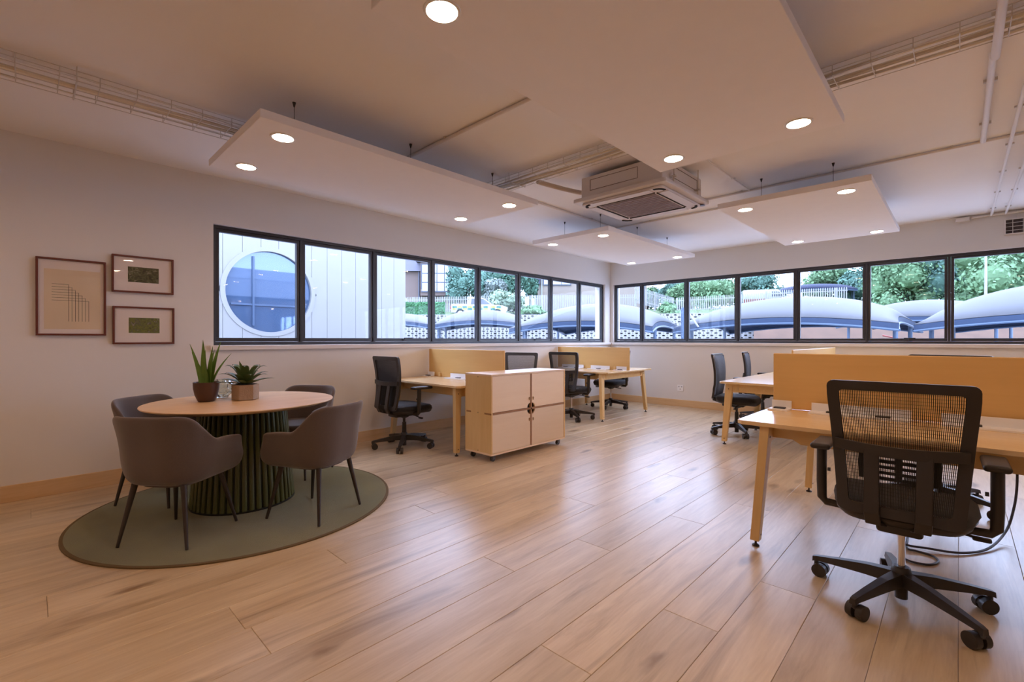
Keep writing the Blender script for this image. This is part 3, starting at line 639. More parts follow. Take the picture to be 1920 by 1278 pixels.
# ================================================================== OFFICE CHAIRS
def back_y(z):                      # side curve of the backrest (chair faces +y)
    t = (z-.44)/.58
    return -.245+.055*math.sin(min(1, t*1.05)*PI*.62)-.075*max(0, t-.30)**1.4*1.0
def half_w(z):
    t = (z-.44)/.58; return .205+.045*min(1, t*1.15)
def office_chair(kind, cyl_mat, star_mat):
    r = thing('office_chair', 'x', 'chair')
    # five-star base
    hub = MB().lathe([(0, .075), (.030, .075), (.034, .09), (.040, .135), (.034, .16), (.028, .165), (0, .165)], 20).build('base_hub', star_mat, r, smooth=True)
    arm = MB(); secs = [(.028, .030, .085, .140), (.13, .024, .085, .132), (.25, .020, .080, .112), (.335, .016, .074, .096), (.353, .014, .066, .090)]; vs = []
    for x, w_, a, b_ in secs: vs += [(x, -w_, a), (x, w_, a), (x, w_*.72, b_), (x, -w_*.72, b_)]
    arm.add(vs, [(i*4+k, i*4+(k+1) % 4, i*4+4+(k+1) % 4, i*4+4+k) for i in range(4) for k in range(4)]+[(3, 2, 1, 0), (16, 17, 18, 19)])
    arm.cyl((.338, 0, .05), (.338, 0, .08), .010, n=10)
    am = arm.mesh('base_arm', star_mat)
    whm = MB().cyl((.320, -.033, .032), (.320, -.008, .032), .032, n=20).cyl((.320, .008, .032), (.320, .033, .032), .032, n=20).mesh('castor_wheel', BLACK, True)
    hdm = MB().prism([(.335, .062), (.297, .050), (.290, .030), (.320, .030), (.349, .050)], 'y', -.009, .009).mesh('castor_hood', BLACK)
    for i in range(5):
        a = put('base_arm', am, r, rz=2*PI*i/5+.52); h1 = put('castor', hdm, a); put('castor_wheel', whm, a)
    MB().cyl((0, 0, .02), (0, 0, .15), .024, n=16).build('lower_cylinder', BLACK, r, smooth=True)
    MB().cyl((0, 0, .16), (0, 0, .345), .0145, n=16).build('gas_lift', cyl_mat, r, smooth=True)
    if cyl_mat is BLACK: MB().cyl((0, 0, .16), (0, 0, .28), .026, .022, n=16).build('lift_sleeve', BLACK, r, smooth=True)
    MB().lathe([(.02, .325), (.052, .34), (.058, .37), (.05, .385), (0, .385)], 20).rbox(0, -.03, .375, .16, .26, .05, .015).build('tilt_mechanism', BLACK, r, smooth=True)
    lv = MB().tube([(.05, .02, .372), (.17, .03, .366), (.235, .035, .355)], [.006, .006, .006], 8).rbox(.262, .036, .350, .06, .028, .018, .007).build('tilt_lever', BLACK, r, smooth=True)
    MB().tube([(-.05, .06, .372), (-.20, .07, .362), (-.25, .07, .360)], .006, 8).build('height_lever', BLACK, r, smooth=True)
    # seat: shaped pan and cushion
    def seat_outline(s, yo=0):
        P_ = []
        for i in range(40):
            t = 2*PI*i/40; c, q = math.cos(t), math.sin(t); e = .55
            P_.append((s*.255*abs(c)**e*(1 if c > 0 else -1)*(1-.06*(q < 0)), s*.245*abs(q)**e*(1 if q > 0 else -1)+yo))
        return P_
    def loft(levels):
        mb = MB(); vs = []; n = 40
        for s, z, yo in levels: vs += [(x, y, z+(.02 if y < -.14 else 0)*0-(.022*max(0, (y-.12)/.13)**2)) for x, y in seat_outline(s, yo)]
        fs = [(i*n+k, i*n+(k+1) % n, (i+1)*n+(k+1) % n, (i+1)*n+k) for i in range(len(levels)-1) for k in range(n)]+[tuple(range(n-1, -1, -1)), tuple((len(levels)-1)*n+k for k in range(n))]
        return mb.add(vs, fs)
    loft([(.70, .388, .02), (.90, .398, .02), (.985, .420, .02), (.99, .430, .02)]).build('seat_pan', BLACK, r, smooth=True)
    loft([(.985, .430, .02), (1.02, .448, .02), (1.0, .475, .02), (.93, .490, .02), (.6, .494, .02)]).build('seat_cushion', BLACKS, r, smooth=True)
    # backrest frame: swept loop with rounded corners
    def loop(inset, n=14):
        P_ = []; zt, zb = 1.02-inset, .445+inset; rc = max(.012, .026-inset*.2)
        zz = [zb+rc+(zt-zb-2*rc)*i/n for i in range(n+1)]
        R_ = [(half_w(z)-inset, z) for z in zz]
        tr = [(half_w(zt-rc)-inset-rc+rc*math.cos(a), zt-rc+rc*math.sin(a)) for a in [PI/2*i/4 for i in range(1, 5)]]
        br = [(half_w(zb+rc)-inset-rc*1.6+rc*1.6*math.cos(a), zb+rc-rc*math.sin(a)) for a in [PI/2*(4-i)/4 for i in range(0, 4)]]
        right = br+R_+tr; left = [(-x, z) for x, z in reversed(right)]
        return right+left
    w_ = .042 if kind == 'mesh' else .02
    lo, li = loop(0), loop(w_); n = len(lo); vs = []
    for (x, z), (xi, zi) in zip(lo, li):
        y = back_y(z); yi = back_y(zi); vs += [(x, y-.012, z), (xi, yi-.014, zi), (xi, yi+.010, zi), (x, y+.012, z)]
    MB().add(vs, [(i*4+k, i*4+(k+1) % 4, ((i+1) % n)*4+(k+1) % 4, ((i+1) % n)*4+k) for i in range(n) for k in range(4)]).build('back_frame', BLACK, r, smooth=True)
    if kind == 'mesh':
        me = MB(); N_ = 66; zz = [.475+.515*i/9 for i in range(10)]
        for i in range(N_):
            u = -1+2*(i+.5)/N_; q = .0014; vs = []
            for z in zz:
                x = u*(half_w(z)-.040); y = back_y(z); vs += [(x-q, y-.001, z), (x+q, y-.001, z), (x+q, y+.001, z), (x-q, y+.001, z)]
            me.add(vs, [(k*4+j, k*4+(j+1) % 4, k*4+4+(j+1) % 4, k*4+4+j) for k in range(9) for j in range(4)])
        for i in range(36):
            z = .478+.51*i/35; me.box(-(half_w(z)-.040), half_w(z)-.040, back_y(z)-.0008, back_y(z)+.0008, z-.0006, z+.0006)
        me.build('back_mesh', THREAD, r)
        m = MB(); vs = []; zc_ = .738
        for i in range(13):
            u = -1+2*i/12; x = u*(half_w(zc_)-.012); y = back_y(zc_)-.024-.026*(1-u*u); dz = -.012*(1-u*u)
            vs += [(x, y-.008, zc_-.022+dz), (x, y+.008, zc_-.022+dz), (x, y+.008, zc_+.022+dz), (x, y-.008, zc_+.022+dz)]
        m.add(vs, [(i*4+k, i*4+(k+1) % 4, i*4+4+(k+1) % 4, i*4+4+k) for i in range(12) for k in range(4)]+[(0, 1, 2, 3), (48, 49, 50, 51)]).build('cross_bar', BLACK, r)
        lp = MB()
        for i in range(5):
            z = .60+i*.024; lp.rbox(0, back_y(z)+.012, z, .26, .008, .014, .003, 2)
        for x in (-.125, 0, .125): lp.box(x-.012, x+.012, back_y(.65)+.008, back_y(.65)+.018, .592, .706)
        lp.build('lumbar_support', BLACK, r)
        for s in (-1, 1):
            sp = MB(); vs = []
            for z, yo, xx in ((.735, -.040, .088), (.65, -.046, .086), (.55, -.046, .085), (.46, -.040, .084), (.41, -.012, .080), (.385, .07, .060)):
                y = back_y(max(z, .45))+yo; hw_ = .027 if z > .40 else .022
                vs += [(s*xx-hw_, y-.010, z-.0), (s*xx+hw_, y-.010, z), (s*xx+hw_, y+.010, z+.008), (s*xx-hw_, y+.010, z+.008)]
            sp.add(vs, [(i*4+k, i*4+(k+1) % 4, i*4+4+(k+1) % 4, i*4+4+k) for i in range(5) for k in range(4)]+[(0, 1, 2, 3), (20, 21, 22, 23)]).build('back_spine', BLACK, r, bevel=.004)
    else:
        m = MB(); vs = []; nz, nx = 12, 8
        for side in (1, -1):
            for i in range(nz+1):
                z = .47+.53*i/nz
                for j in range(nx+1):
                    u = -1+2*j/nx; e = max(abs(u)**6, abs((z-.735)/.265)**10); vs.append((u*(half_w(z)-.014), back_y(z)+.004+side*(.022*(1-e))-.0*u*u+.02*u*u, z))
        q = (nz+1)*(nx+1); f = lambda i, j: i*(nx+1)+j
        fs = [(f(i, j), f(i, j+1), f(i+1, j+1), f(i+1, j)) for i in range(nz) for j in range(nx)]; fs += [tuple(a+q for a in x) for x in fs]
        rim = [f(0, j) for j in range(nx+1)]+[f(i, nx) for i in range(1, nz+1)]+[f(nz, j) for j in range(nx-1, -1, -1)]+[f(i, 0) for i in range(nz-1, 0, -1)]
        fs += [(rim[i], rim[(i+1) % len(rim)], rim[(i+1) % len(rim)]+q, rim[i]+q) for i in range(len(rim))]
        m.add(vs, fs).build('back_pad', NAVY, r, smooth=True)
        MB().tube([(0, back_y(.70)-.03, .70), (0, back_y(.55)-.045, .55), (0, back_y(.46)-.035, .42), (0, -.10, .375)], .024, 10).build('back_spine', BLACK, r, smooth=True)
    for s in (-1, 1):
        ar = MB(); pts = [(s*.20, -.02, .395), (s*.285, -.02, .398), (s*.303, -.02, .42), (s*.305, -.02, .50), (s*.305, -.015, .665)]
        a = MB().tube(pts, [.016, .018, .021, .022, .022], 10).build('arm_post', BLACK, r, smooth=True)
        MB().rbox(s*.300, .02, .682, .085, .245, .030, .014, 3).build('arm_pad', BLACK, a, smooth=True)
        MB().cyl((s*.280, -.02, .56), (s*.268, -.02, .56), .009, n=10).build('adjust_button', BLACK, a)
    return r
GREYSTAR = mat('dark_grey_star', (.05, .045, .048), .4)
proto = {('mesh', 'chrome'): office_chair('mesh', CHROME, BLACK), ('mesh', 'black'): office_chair('mesh', BLACK, BLACK), ('pad', 'black'): office_chair('pad', BLACK, BLACK)}
used = set()
def chair(kind, cyl, x, y, deg, label):
    k = (kind, cyl); o = proto[k] if k not in used else copy_tree(proto[k]); used.add(k)
    o.location = (x, y, 0); o.rotation_euler = (0, 0, math.radians(deg)); o['label'] = label; o['group'] = 'office chairs at the bench desks'; return o
chair('mesh', 'chrome', 4.88, -5.37, 1, 'black mesh back office chair nearest the camera at the right desk')
chair('mesh', 'black', .58, -5.22, 1, 'black mesh office chair beside the left wall, between the round table and the cabinet')
chair('mesh', 'chrome', .82, -2.42, 6, 'black mesh office chair just right of the cabinet at the corner desk')
chair('mesh', 'chrome', .64, -3.46, 204, 'dark mesh chair back rising behind the low cabinet')
chair('mesh', 'chrome', .60, -.955, 180, 'black office chair pushed under the far side of the corner desk')
chair('pad', 'black', 3.02, -1.86, -84, 'dark padded office chair at the middle desk, nearer of the two there')
chair('pad', 'black', 2.98, -.62, -80, 'dark padded chair back beyond the middle desk, nearer the far wall')
chair('mesh', 'chrome', 4.95, -3.56, 164, 'office chair behind the wide plywood screen, only its top edge showing').scale = (1.0, 1.0, 1.064)
def smooth_pts(P_, n=8):
    P_ = [Vector(p) for p in P_]; o = []
    for i in range(len(P_)-1):
        a, b, c, d = P_[max(i-1, 0)], P_[i], P_[i+1], P_[min(i+2, len(P_)-1)]
        for k in range(n):
            t = k/n; o.append(.5*((2*b)+(c-a)*t+(2*a-5*b+4*c-d)*t*t+(3*b-a-3*c+d)*t**3))
    return o+[P_[-1]]
# cable on the floor by the near chair
MB().tube(smooth_pts([(4.76, -3.88, .62), (4.76, -3.90, .30), (4.77, -3.98, .03), (4.80, -4.30, .024), (4.835, -4.62, .022), (4.95, -4.60, .016), (5.08, -4.53, .010), (5.19, -4.36, .012), (5.27, -4.10, .05), (5.31, -3.95, .14), (5.33, -3.90, .30), (5.33, -3.89, .60)]), .0065, 8).build('power_cable', CABLE, None, smooth=True)
tag(bpy.data.objects['power_cable'], 'dark power cable curling over the floor behind the near chair', 'cable')
MB().tube(smooth_pts([(4.80, -4.05, .006), (4.83, -4.50, .006), (4.84, -4.75, .006), (4.87, -4.84, .006), (4.95, -4.83, .006), (4.99, -4.75, .006), (4.97, -4.68, .006), (4.90, -4.66, .006), (4.855, -4.64, .006), (4.845, -4.40, .006), (4.82, -4.05, .006)]), .0055, 8).build('data_cable', CABLE, None, smooth=True)
tag(bpy.data.objects['data_cable'], 'loop of thin grey cable on the floor behind the near chair base', 'cable')

# ================================================================== OUTSIDE: GROUND, BANK, RETAINING WALL
CX, CY = 5.07, -8.14
GZ = -.6
struct(MB().box(-60, 40, -30, 60, GZ-.3, GZ).build('ground', mat('bounce_paving', (.34, .34, .36), .9, noise=.15, nscale=.6)), 'unseen yard below the windows, paled to bounce daylight')  # unseen ground, made pale to bounce daylight up onto the ceiling
line = [(-34.0, 1.5), (-29.0, 6.2), (-24.68, 10.42), (-21.59, 13.39), (-18.78, 16.1), (-15.68, 19.07), (-13.02, 20.9), (-9.43, 23.0), (-4.8, 25.4), (-1.0, 28.0), (4.0, 31.5), (10.0, 35.0), (17, 38)]
def plateau(f): return 3.05 if f <= 1.15 else (3.05+(f-1.15)/.35*1.25 if f <= 1.5 else 4.3+(f-1.5)/.7*1.7)
fs_ = [1.0, 1.15, 1.3, 1.5, 1.8, 2.3]; m = MB(); k = len(fs_)
for (x, y) in line:
    for f in fs_: m.v.append((CX+(x-CX)*f, CY+(y-CY)*f, plateau(f)))
m.f = [(i*k+j, (i+1)*k+j, (i+1)*k+j+1, i*k+j+1) for i in range(len(line)-1) for j in range(k-1)]
GRASS = mat('rough_grass', (0.052, 0.078, 0.019), .95, noise=.45, nscale=.8, bump=.5, bscale=6)
struct(m.build('ground_bank_top', GRASS), 'rough grass on top of the bank')
def bank(pts, lo, name, mt, label):
    m = MB()
    for x, y in pts:
        f = lo; m.v += [(CX+(x-CX)*f, CY+(y-CY)*f, GZ-.05), (x, y, 3.05)]
    m.f = [(i*2, i*2+2, i*2+3, i*2+1) for i in range(len(pts)-1)]
    return struct(m.build(name, mt), label)
rwall = bank(line[:9], .955, 'wall_retaining', mat('retaining_block_backing', (0.163, 0.149, 0.137), .9, noise=.2, nscale=2), 'retaining wall of hollow pale blocks')
bank(line[8:], .80, 'ground_bank', mat('bare_soil', (0.083, 0.043, 0.025), .95, noise=.4, nscale=1.3, bump=.9, bscale=5), 'bare brown soil bank')
# hollow blocks, laid in staggered courses: a ring with an open pocket
BLK = mat('pale_block', (0.215, 0.205, 0.195), .9, noise=.12, nscale=3)
bw, bh, bd = .50, .185, .16
a, b_ = bw/2-.004, bh/2-.003; a2, b2 = .085, .042
bv = [(-a, 0, -b_), (a, 0, -b_), (a, 0, b_), (-a, 0, b_), (-a2, 0, -b2), (a2, 0, -b2), (a2, 0, b2), (-a2, 0, b2), (-a2*.8, bd, -b2*.8), (a2*.8, bd, -b2*.8), (a2*.8, bd, b2*.8), (-a2*.8, bd, b2*.8), (-a, bd, -b_), (a, bd, -b_), (a, bd, b_), (-a, bd, b_)]
bf = [(0, 1, 5, 4), (1, 2, 6, 5), (2, 3, 7, 6), (3, 0, 4, 7), (4, 5, 9, 8), (5, 6, 10, 9), (6, 7, 11, 10), (7, 4, 8, 11), (0, 12, 13, 1), (1, 13, 14, 2), (2, 14, 15, 3), (3, 15, 12, 0)]
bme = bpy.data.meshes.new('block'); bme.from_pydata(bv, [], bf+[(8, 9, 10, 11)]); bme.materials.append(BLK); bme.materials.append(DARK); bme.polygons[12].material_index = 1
for i in range(4, 8): bme.polygons[i].material_index = 1  # pocket faces are black: the shade inside is put into the colour
segs = []; 
for (x0, y0), (x1, y1) in zip(line[1:8], line[2:9]): segs.append((Vector((x0, y0)), Vector((x1, y1))))
cells = []
for row in range(13):
    z = 1.02+row*(bh*.86)
    f = .955+.045*(z-GZ)/(3.05-GZ)
    for s0, s1 in segs:
        q0 = Vector((CX, CY))+(s0-Vector((CX, CY)))*f; q1 = Vector((CX, CY))+(s1-Vector((CX, CY)))*f
        d = q1-q0; n = int(d.length/bw); ang = math.atan2(d.y, d.x)
        for i in range(n):
            p = q0+d*((i+.5+(.5 if row % 2 else 0))/n); nrm = Vector((math.sin(ang), -math.cos(ang)))
            cells.append((p+nrm*.17, z, ang))
vis = [c for c in cells if -17.5 < c[0].x < -6.0 or True]
vis.sort(key=lambda c: abs(c[1]-1.75)+.04*abs(c[0].x+15))
stuffm = MB()
for i, (p, z, ang) in enumerate(vis):
    if i < 300:
        o = put('block', bme, rwall, (p.x, p.y, z)); o.rotation_euler = (-.36*0, 0, ang)
    else:
        c_, s_ = math.cos(ang), math.sin(ang); stuffm.add([(p.x+x*c_-y*s_, p.y+x*s_+y*c_, z+zz) for x, y, zz in bv], bf+[(8, 9, 10, 11)])
so = put('blocks_further_along', None, None) if False else None
me = bpy.data.meshes.new('blocks_further_along'); me.from_pydata(stuffm.v, [], stuffm.f); me.materials.append(BLK); me.materials.append(DARK)
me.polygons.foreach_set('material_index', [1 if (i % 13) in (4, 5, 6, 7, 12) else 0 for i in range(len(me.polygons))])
o = put('blocks_further_along', me, rwall); o['kind'] = 'stuff'

# ================================================================== WHITE CLAD BUILDING WITH A ROUND WINDOW
cbld = thing('clad_building', 'white board clad building with a round window outside the left wall', 'building', (-4.0, -5.6, GZ))
yE, yW, zT = -2.20+5.6, -11.0+5.6, 6.2; cy, cz, cr = -5.07+5.6, 2.075-GZ, .735
BOARD = mat('white_board', (.215, .205, .195), .55, noise=.02)
MB().box(-5.0, -.06, yW, yE-.02, 0, zT).build('carcass', mat('clad_backing', (0.179, 0.182, 0.195), .8), cbld)
n = 29; sp = (yE-yW)/n; RO = cr+.075
for i in range(n):
    a, b_ = yW+i*sp+.003, yW+(i+1)*sp-.003; m = MB()
    if b_ < cy-RO or a > cy+RO: m.box(-.06, 0, a, b_, 0, zT)
    else:
        k = 10; ys = [a+(b_-a)*j/k for j in range(k+1)]; hh = [math.sqrt(max(0, RO*RO-(y-cy)**2)) for y in ys]
        m.prism([(a, zT)]+[(y, cz+q) for y, q in zip(ys, hh)]+[(b_, zT)], 'x', -.06, 0); m.prism([(a, 0)]+[(y, cz-q) for y, q in zip(ys, hh)]+[(b_, 0)], 'x', -.06, 0)
    m.build('board', BOARD, cbld)
def ring_x(r0, r1, x0, x1, n=72):
    m = MB(); vs = []
    for k in range(n):
        t = 2*PI*k/n; c_, s_ = math.cos(t), math.sin(t)
        vs += [(x0, cy+r0*c_, cz+r0*s_), (x1, cy+r0*c_, cz+r0*s_), (x1, cy+r1*c_, cz+r1*s_), (x0, cy+r1*c_, cz+r1*s_)]
    return m.add(vs, [(k*4+j, k*4+(j+1) % 4, ((k+1) % n)*4+(j+1) % 4, ((k+1) % n)*4+j) for k in range(n) for j in range(4)])
ring_x(cr, RO+.004, -.08, .012).build('window_surround', BOARD, cbld, smooth=True)
gm2 = bpy.data.materials.new('tinted_round_glass'); nt, N, L, b = nodes(gm2); b.inputs['Base Color'].default_value = (.07, .11, .19, 1); b.inputs['Roughness'].default_value = .03; b.inputs['Specular IOR Level'].default_value = 1.0; b.inputs['Metallic'].default_value = .4
m = MB(); m.v = [(-.05, cy, cz)]+[(-.05, cy+(cr+.01)*math.cos(2*PI*k/72), cz+(cr+.01)*math.sin(2*PI*k/72)) for k in range(72)]; m.f = [(0, 1+k, 1+(k+1) % 72) for k in range(72)]
m.build('round_pane', gm2, cbld)
MB().box(-.05, -.02, cy-.30, cy-.265, cz-.62, cz+.62).build('glazing_bar', mat('slate_bar', (0.039, 0.065, 0.117), .4), cbld)
MB().box(-.05, -.03, cy-.64, cy+.64, cz-.26, cz-.225).build('glazing_bar', MATS['slate_bar'], cbld)

# ================================================================== SHADE CANOPIES
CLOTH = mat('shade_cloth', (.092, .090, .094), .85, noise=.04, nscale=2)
UNDERSHADOW = mat('painted_undershadow', (0.018, 0.031, 0.062), .9, noise=.1)  # dark slate stands in for the shadow under each canopy
POST = mat('blue_grey_post', (0.042, 0.068, 0.111), .5, noise=.05)
def canopy(label, cx, cy, rz, hx, hy, tip, peak, base=GZ):
    o = thing('shade_canopy', label, 'canopy', (cx, cy, base), rz, group='shade canopies in the yard')
    n = 24; e = .26; p = peak-tip-e
    def P(u, v, dz=0): return (u*hx*(1-.07*(1-v*v)), v*hy*(1-.07*(1-u*u)), tip-base+e*(1-u*u*v*v)+p*((1-u*u)*(1-v*v))**.62+dz)
    for nm, mt, dz in (('cloth', CLOTH, 0), ('shadow_sheet', UNDERSHADOW, -.05)):  # second sheet is added only to carry the painted shadow
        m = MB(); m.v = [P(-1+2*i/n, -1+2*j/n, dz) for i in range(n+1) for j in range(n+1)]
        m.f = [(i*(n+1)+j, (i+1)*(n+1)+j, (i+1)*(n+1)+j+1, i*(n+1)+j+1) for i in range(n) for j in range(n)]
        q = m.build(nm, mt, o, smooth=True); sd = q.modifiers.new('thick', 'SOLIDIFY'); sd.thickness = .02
    for s in (-1, 1):
        MB().tube([P(s, -1+2*j/12, -.20) for j in range(13)], .035, 8).build('edge_beam', POST, o, smooth=True)
        MB().tube([P(-1+2*j/12, s, -.20) for j in range(13)], .035, 8).build('edge_beam', POST, o, smooth=True)
        MB().add([P(s, -1+2*j/12, dz) for j in range(13) for dz in (-.02, -.20)], [(2*j, 2*j+2, 2*j+3, 2*j+1) for j in range(12)]).build('shadow_valance', UNDERSHADOW, o)  # eave strip in the same painted shadow colour
        MB().add([P(-1+2*j/12, s, dz) for j in range(13) for dz in (-.02, -.20)], [(2*j, 2*j+2, 2*j+3, 2*j+1) for j in range(12)]).build('shadow_valance', UNDERSHADOW, o)
        for t in (-.6, .6):
            x, y, z = P(s*.98, t); MB().cyl((x, y, 0), (x, y, z-.18), .06, n=12).build('post', POST, o, smooth=True)
A = .7657
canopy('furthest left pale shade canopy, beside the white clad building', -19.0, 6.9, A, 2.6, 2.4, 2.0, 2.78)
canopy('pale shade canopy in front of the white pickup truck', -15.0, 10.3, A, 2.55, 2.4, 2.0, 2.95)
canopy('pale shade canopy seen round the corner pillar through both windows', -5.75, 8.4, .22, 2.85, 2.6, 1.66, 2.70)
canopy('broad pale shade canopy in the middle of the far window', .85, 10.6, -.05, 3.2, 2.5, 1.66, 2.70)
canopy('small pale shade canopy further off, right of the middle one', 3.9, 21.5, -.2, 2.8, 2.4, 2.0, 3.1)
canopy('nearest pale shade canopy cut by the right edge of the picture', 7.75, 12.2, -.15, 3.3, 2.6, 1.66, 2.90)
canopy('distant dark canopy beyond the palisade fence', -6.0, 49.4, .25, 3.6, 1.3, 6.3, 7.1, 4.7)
bpy.data.objects['shade_canopy.006'].children[0].data.materials[0] = mat('navy_cloth', (0.016, 0.019, 0.042), .85, noise=.05)
mast = thing('canopy_mast', 'slanting pale mast and post between two shade canopies', 'mast', (-1.98, 8.0, GZ))
MB().cyl((0, 0, 0), (0, 0, 2.95), .10, n=12).build('post', POST, mast, smooth=True); MB().cyl((.05, 0, 2.95), (.48, .1, 2.25), .035, n=8).build('strut', mat('pale_strut', (0.228, 0.235, 0.254), .5), mast)

# ================================================================== PALISADE FENCE
PALE = mat('palisade_paint', (0.241, 0.235, 0.235), .6, noise=.05)
def fence(label, p0, p1, hgt):
    x0, y0, z0 = p0; x1, y1, z1 = p1; d = Vector((x1-x0, y1-y0)); Ln = d.length; ang = math.atan2(d.y, d.x)
    o = thing('palisade_fence', label, 'fence', (x0, y0, z0), ang, group='palisade fence on the bank')
    m = MB(); n = int(Ln/.19)
    for i in range(n):
        x = (i+.5)*Ln/n; zb = (z1-z0)*x/Ln
        m.add([(x-.05, 0, zb), (x, -.03, zb), (x+.05, 0, zb), (x-.05, 0, zb+hgt-.1), (x, -.03, zb+hgt), (x+.05, 0, zb+hgt-.1)], [(0, 1, 4, 3), (1, 2, 5, 4), (2, 0, 3, 5), (3, 4, 5)])
    q = m.build('pickets', PALE, o); q['kind'] = 'stuff'
    for hz in (.3, hgt-.4): MB().add([(0, .02, hz), (Ln, .02, hz+z1-z0), (Ln, .02, hz+.09+z1-z0), (0, .02, hz+.09), (0, .06, hz), (Ln, .06, hz+z1-z0), (Ln, .06, hz+.09+z1-z0), (0, .06, hz+.09)], [(0, 1, 2, 3), (4, 5, 6, 7), (3, 2, 6, 7), (0, 1, 5, 4)]).build('rail', PALE, o)
    for i in range(int(Ln/3)+1):
        x = min(Ln, i*3.0); zb = (z1-z0)*x/Ln; MB().box(x-.06, x+.06, .06, .16, zb-.3, zb+hgt-.05).build('post', PALE, o)
fence('palisade fence behind the white pickup truck', (-39.5, 18.5, 4.0), (-28.0, 29.6, 4.25), 1.8)
fence('palisade fence in front of the beige brick house', (-27.9, 29.7, 4.25), (-20.0, 37.4, 4.35), 1.8)
fence('palisade fence descending behind the corner canopy', (-18.2, 34.0, 4.9), (-17.0, 40.0, 4.05), 1.7)
fence('palisade fence below the dark green trees', (-16.8, 40.1, 4.05), (-9.2, 43.5, 4.30), 1.7)
fence('palisade fence behind the broad middle canopy', (-9.0, 43.6, 4.5), (-2.6, 46.2, 4.6), 1.7)

# ================================================================== HOUSES BEHIND
BRICK = mat('pinkish_brick', (0.137, 0.098, 0.084), .9, noise=.12, nscale=1.5); BEIGE = mat('beige_brick', (0.202, 0.163, 0.130), .9, noise=.1, nscale=1.5)
ROOF = mat('lilac_slate', (0.137, 0.130, 0.163), .8, noise=.1); SLATE = mat('slate_blue_roof', (0.033, 0.033, 0.056), .8, noise=.1); WPANE = mat('reflecting_pane', (0.260, 0.274, 0.300), .12, spec=.8); BARC = mat('window_bar', (0.052, 0.056, 0.078), .5)
def window(par, x0, x1, z0, z1, y, nx, nz):
    w_ = MB().box(x0-.1, x1+.1, y-.12, y, z0-.1, z1+.1).build('window', BARC, par)
    for i in range(nx):
        for j in range(nz):
            MB().box(x0+(x1-x0)*i/nx+.05, x0+(x1-x0)*(i+1)/nx-.05, y-.16, y-.11, z0+(z1-z0)*j/nz+.05, z0+(z1-z0)*(j+1)/nz-.05).build('pane', WPANE, w_)
hA = thing('brick_house', 'pinkish brick house with a tall gridded window behind the hedge', 'house', (-46.0, 23.2, 4.2), A)
MB().box(0, 8.6, 0, 8, 0, 5.6).build('wall', BRICK, hA)
MB().prism([(-.6, 5.5), (8.9, 5.5), (8.9, 5.75), (4.0, 9.6), (-.6, 9.6)], 'y', -.6, 8).build('roof', ROOF, hA)
bay = MB().box(3.9, 8.0, -1.2, 0, 2.4, 6.5).build('bay', BRICK, hA); window(hA, 4.1, 7.8, 2.9, 6.2, -1.2, 4, 3)
MB().prism([(3.4, 6.5), (8.4, 6.5), (8.0, 6.75), (3.9, 6.75)], 'y', -1.6, 0).build('bay_roof', SLATE, hA)
MB().prism([(.6, 0), (2.2, 0)]+[(1.4+.8*math.cos(PI*i/12), 1.6+.8*math.sin(PI*i/12)) for i in range(13)], 'y', -.08, .02).build('arched_door', WPANE, hA)
MB().cyl((3.55, -.2, 0), (3.55, -.2, 5.6), .12, n=8).build('downpipe', BARC, hA)
hB = thing('beige_house', 'beige brick house with a slate gable behind the palisade fence', 'house', (-35.0, 36.6, 4.2), A)
MB().box(1.2, 15.3, 0, 8, 0, 9).build('wall', BEIGE, hB)
MB().prism([(0, 3.2), (1.5, 4.2), (1.5, 9), (0, 9)], 'y', -.5, 8).build('gable', SLATE, hB)
window(hB, 1.95, 5.4, 4.1, 6.4, 0, 3, 1); MB().cyl((1.7, -.15, 0), (1.7, -.15, 8), .1, n=8).build('downpipe', mat('pale_pipe', (0.228, 0.228, 0.244), .5), hB)
MB().cyl((14.9, -.15, 0), (14.9, -.15, 8), .1, n=8).build('downpipe', BARC, hB)

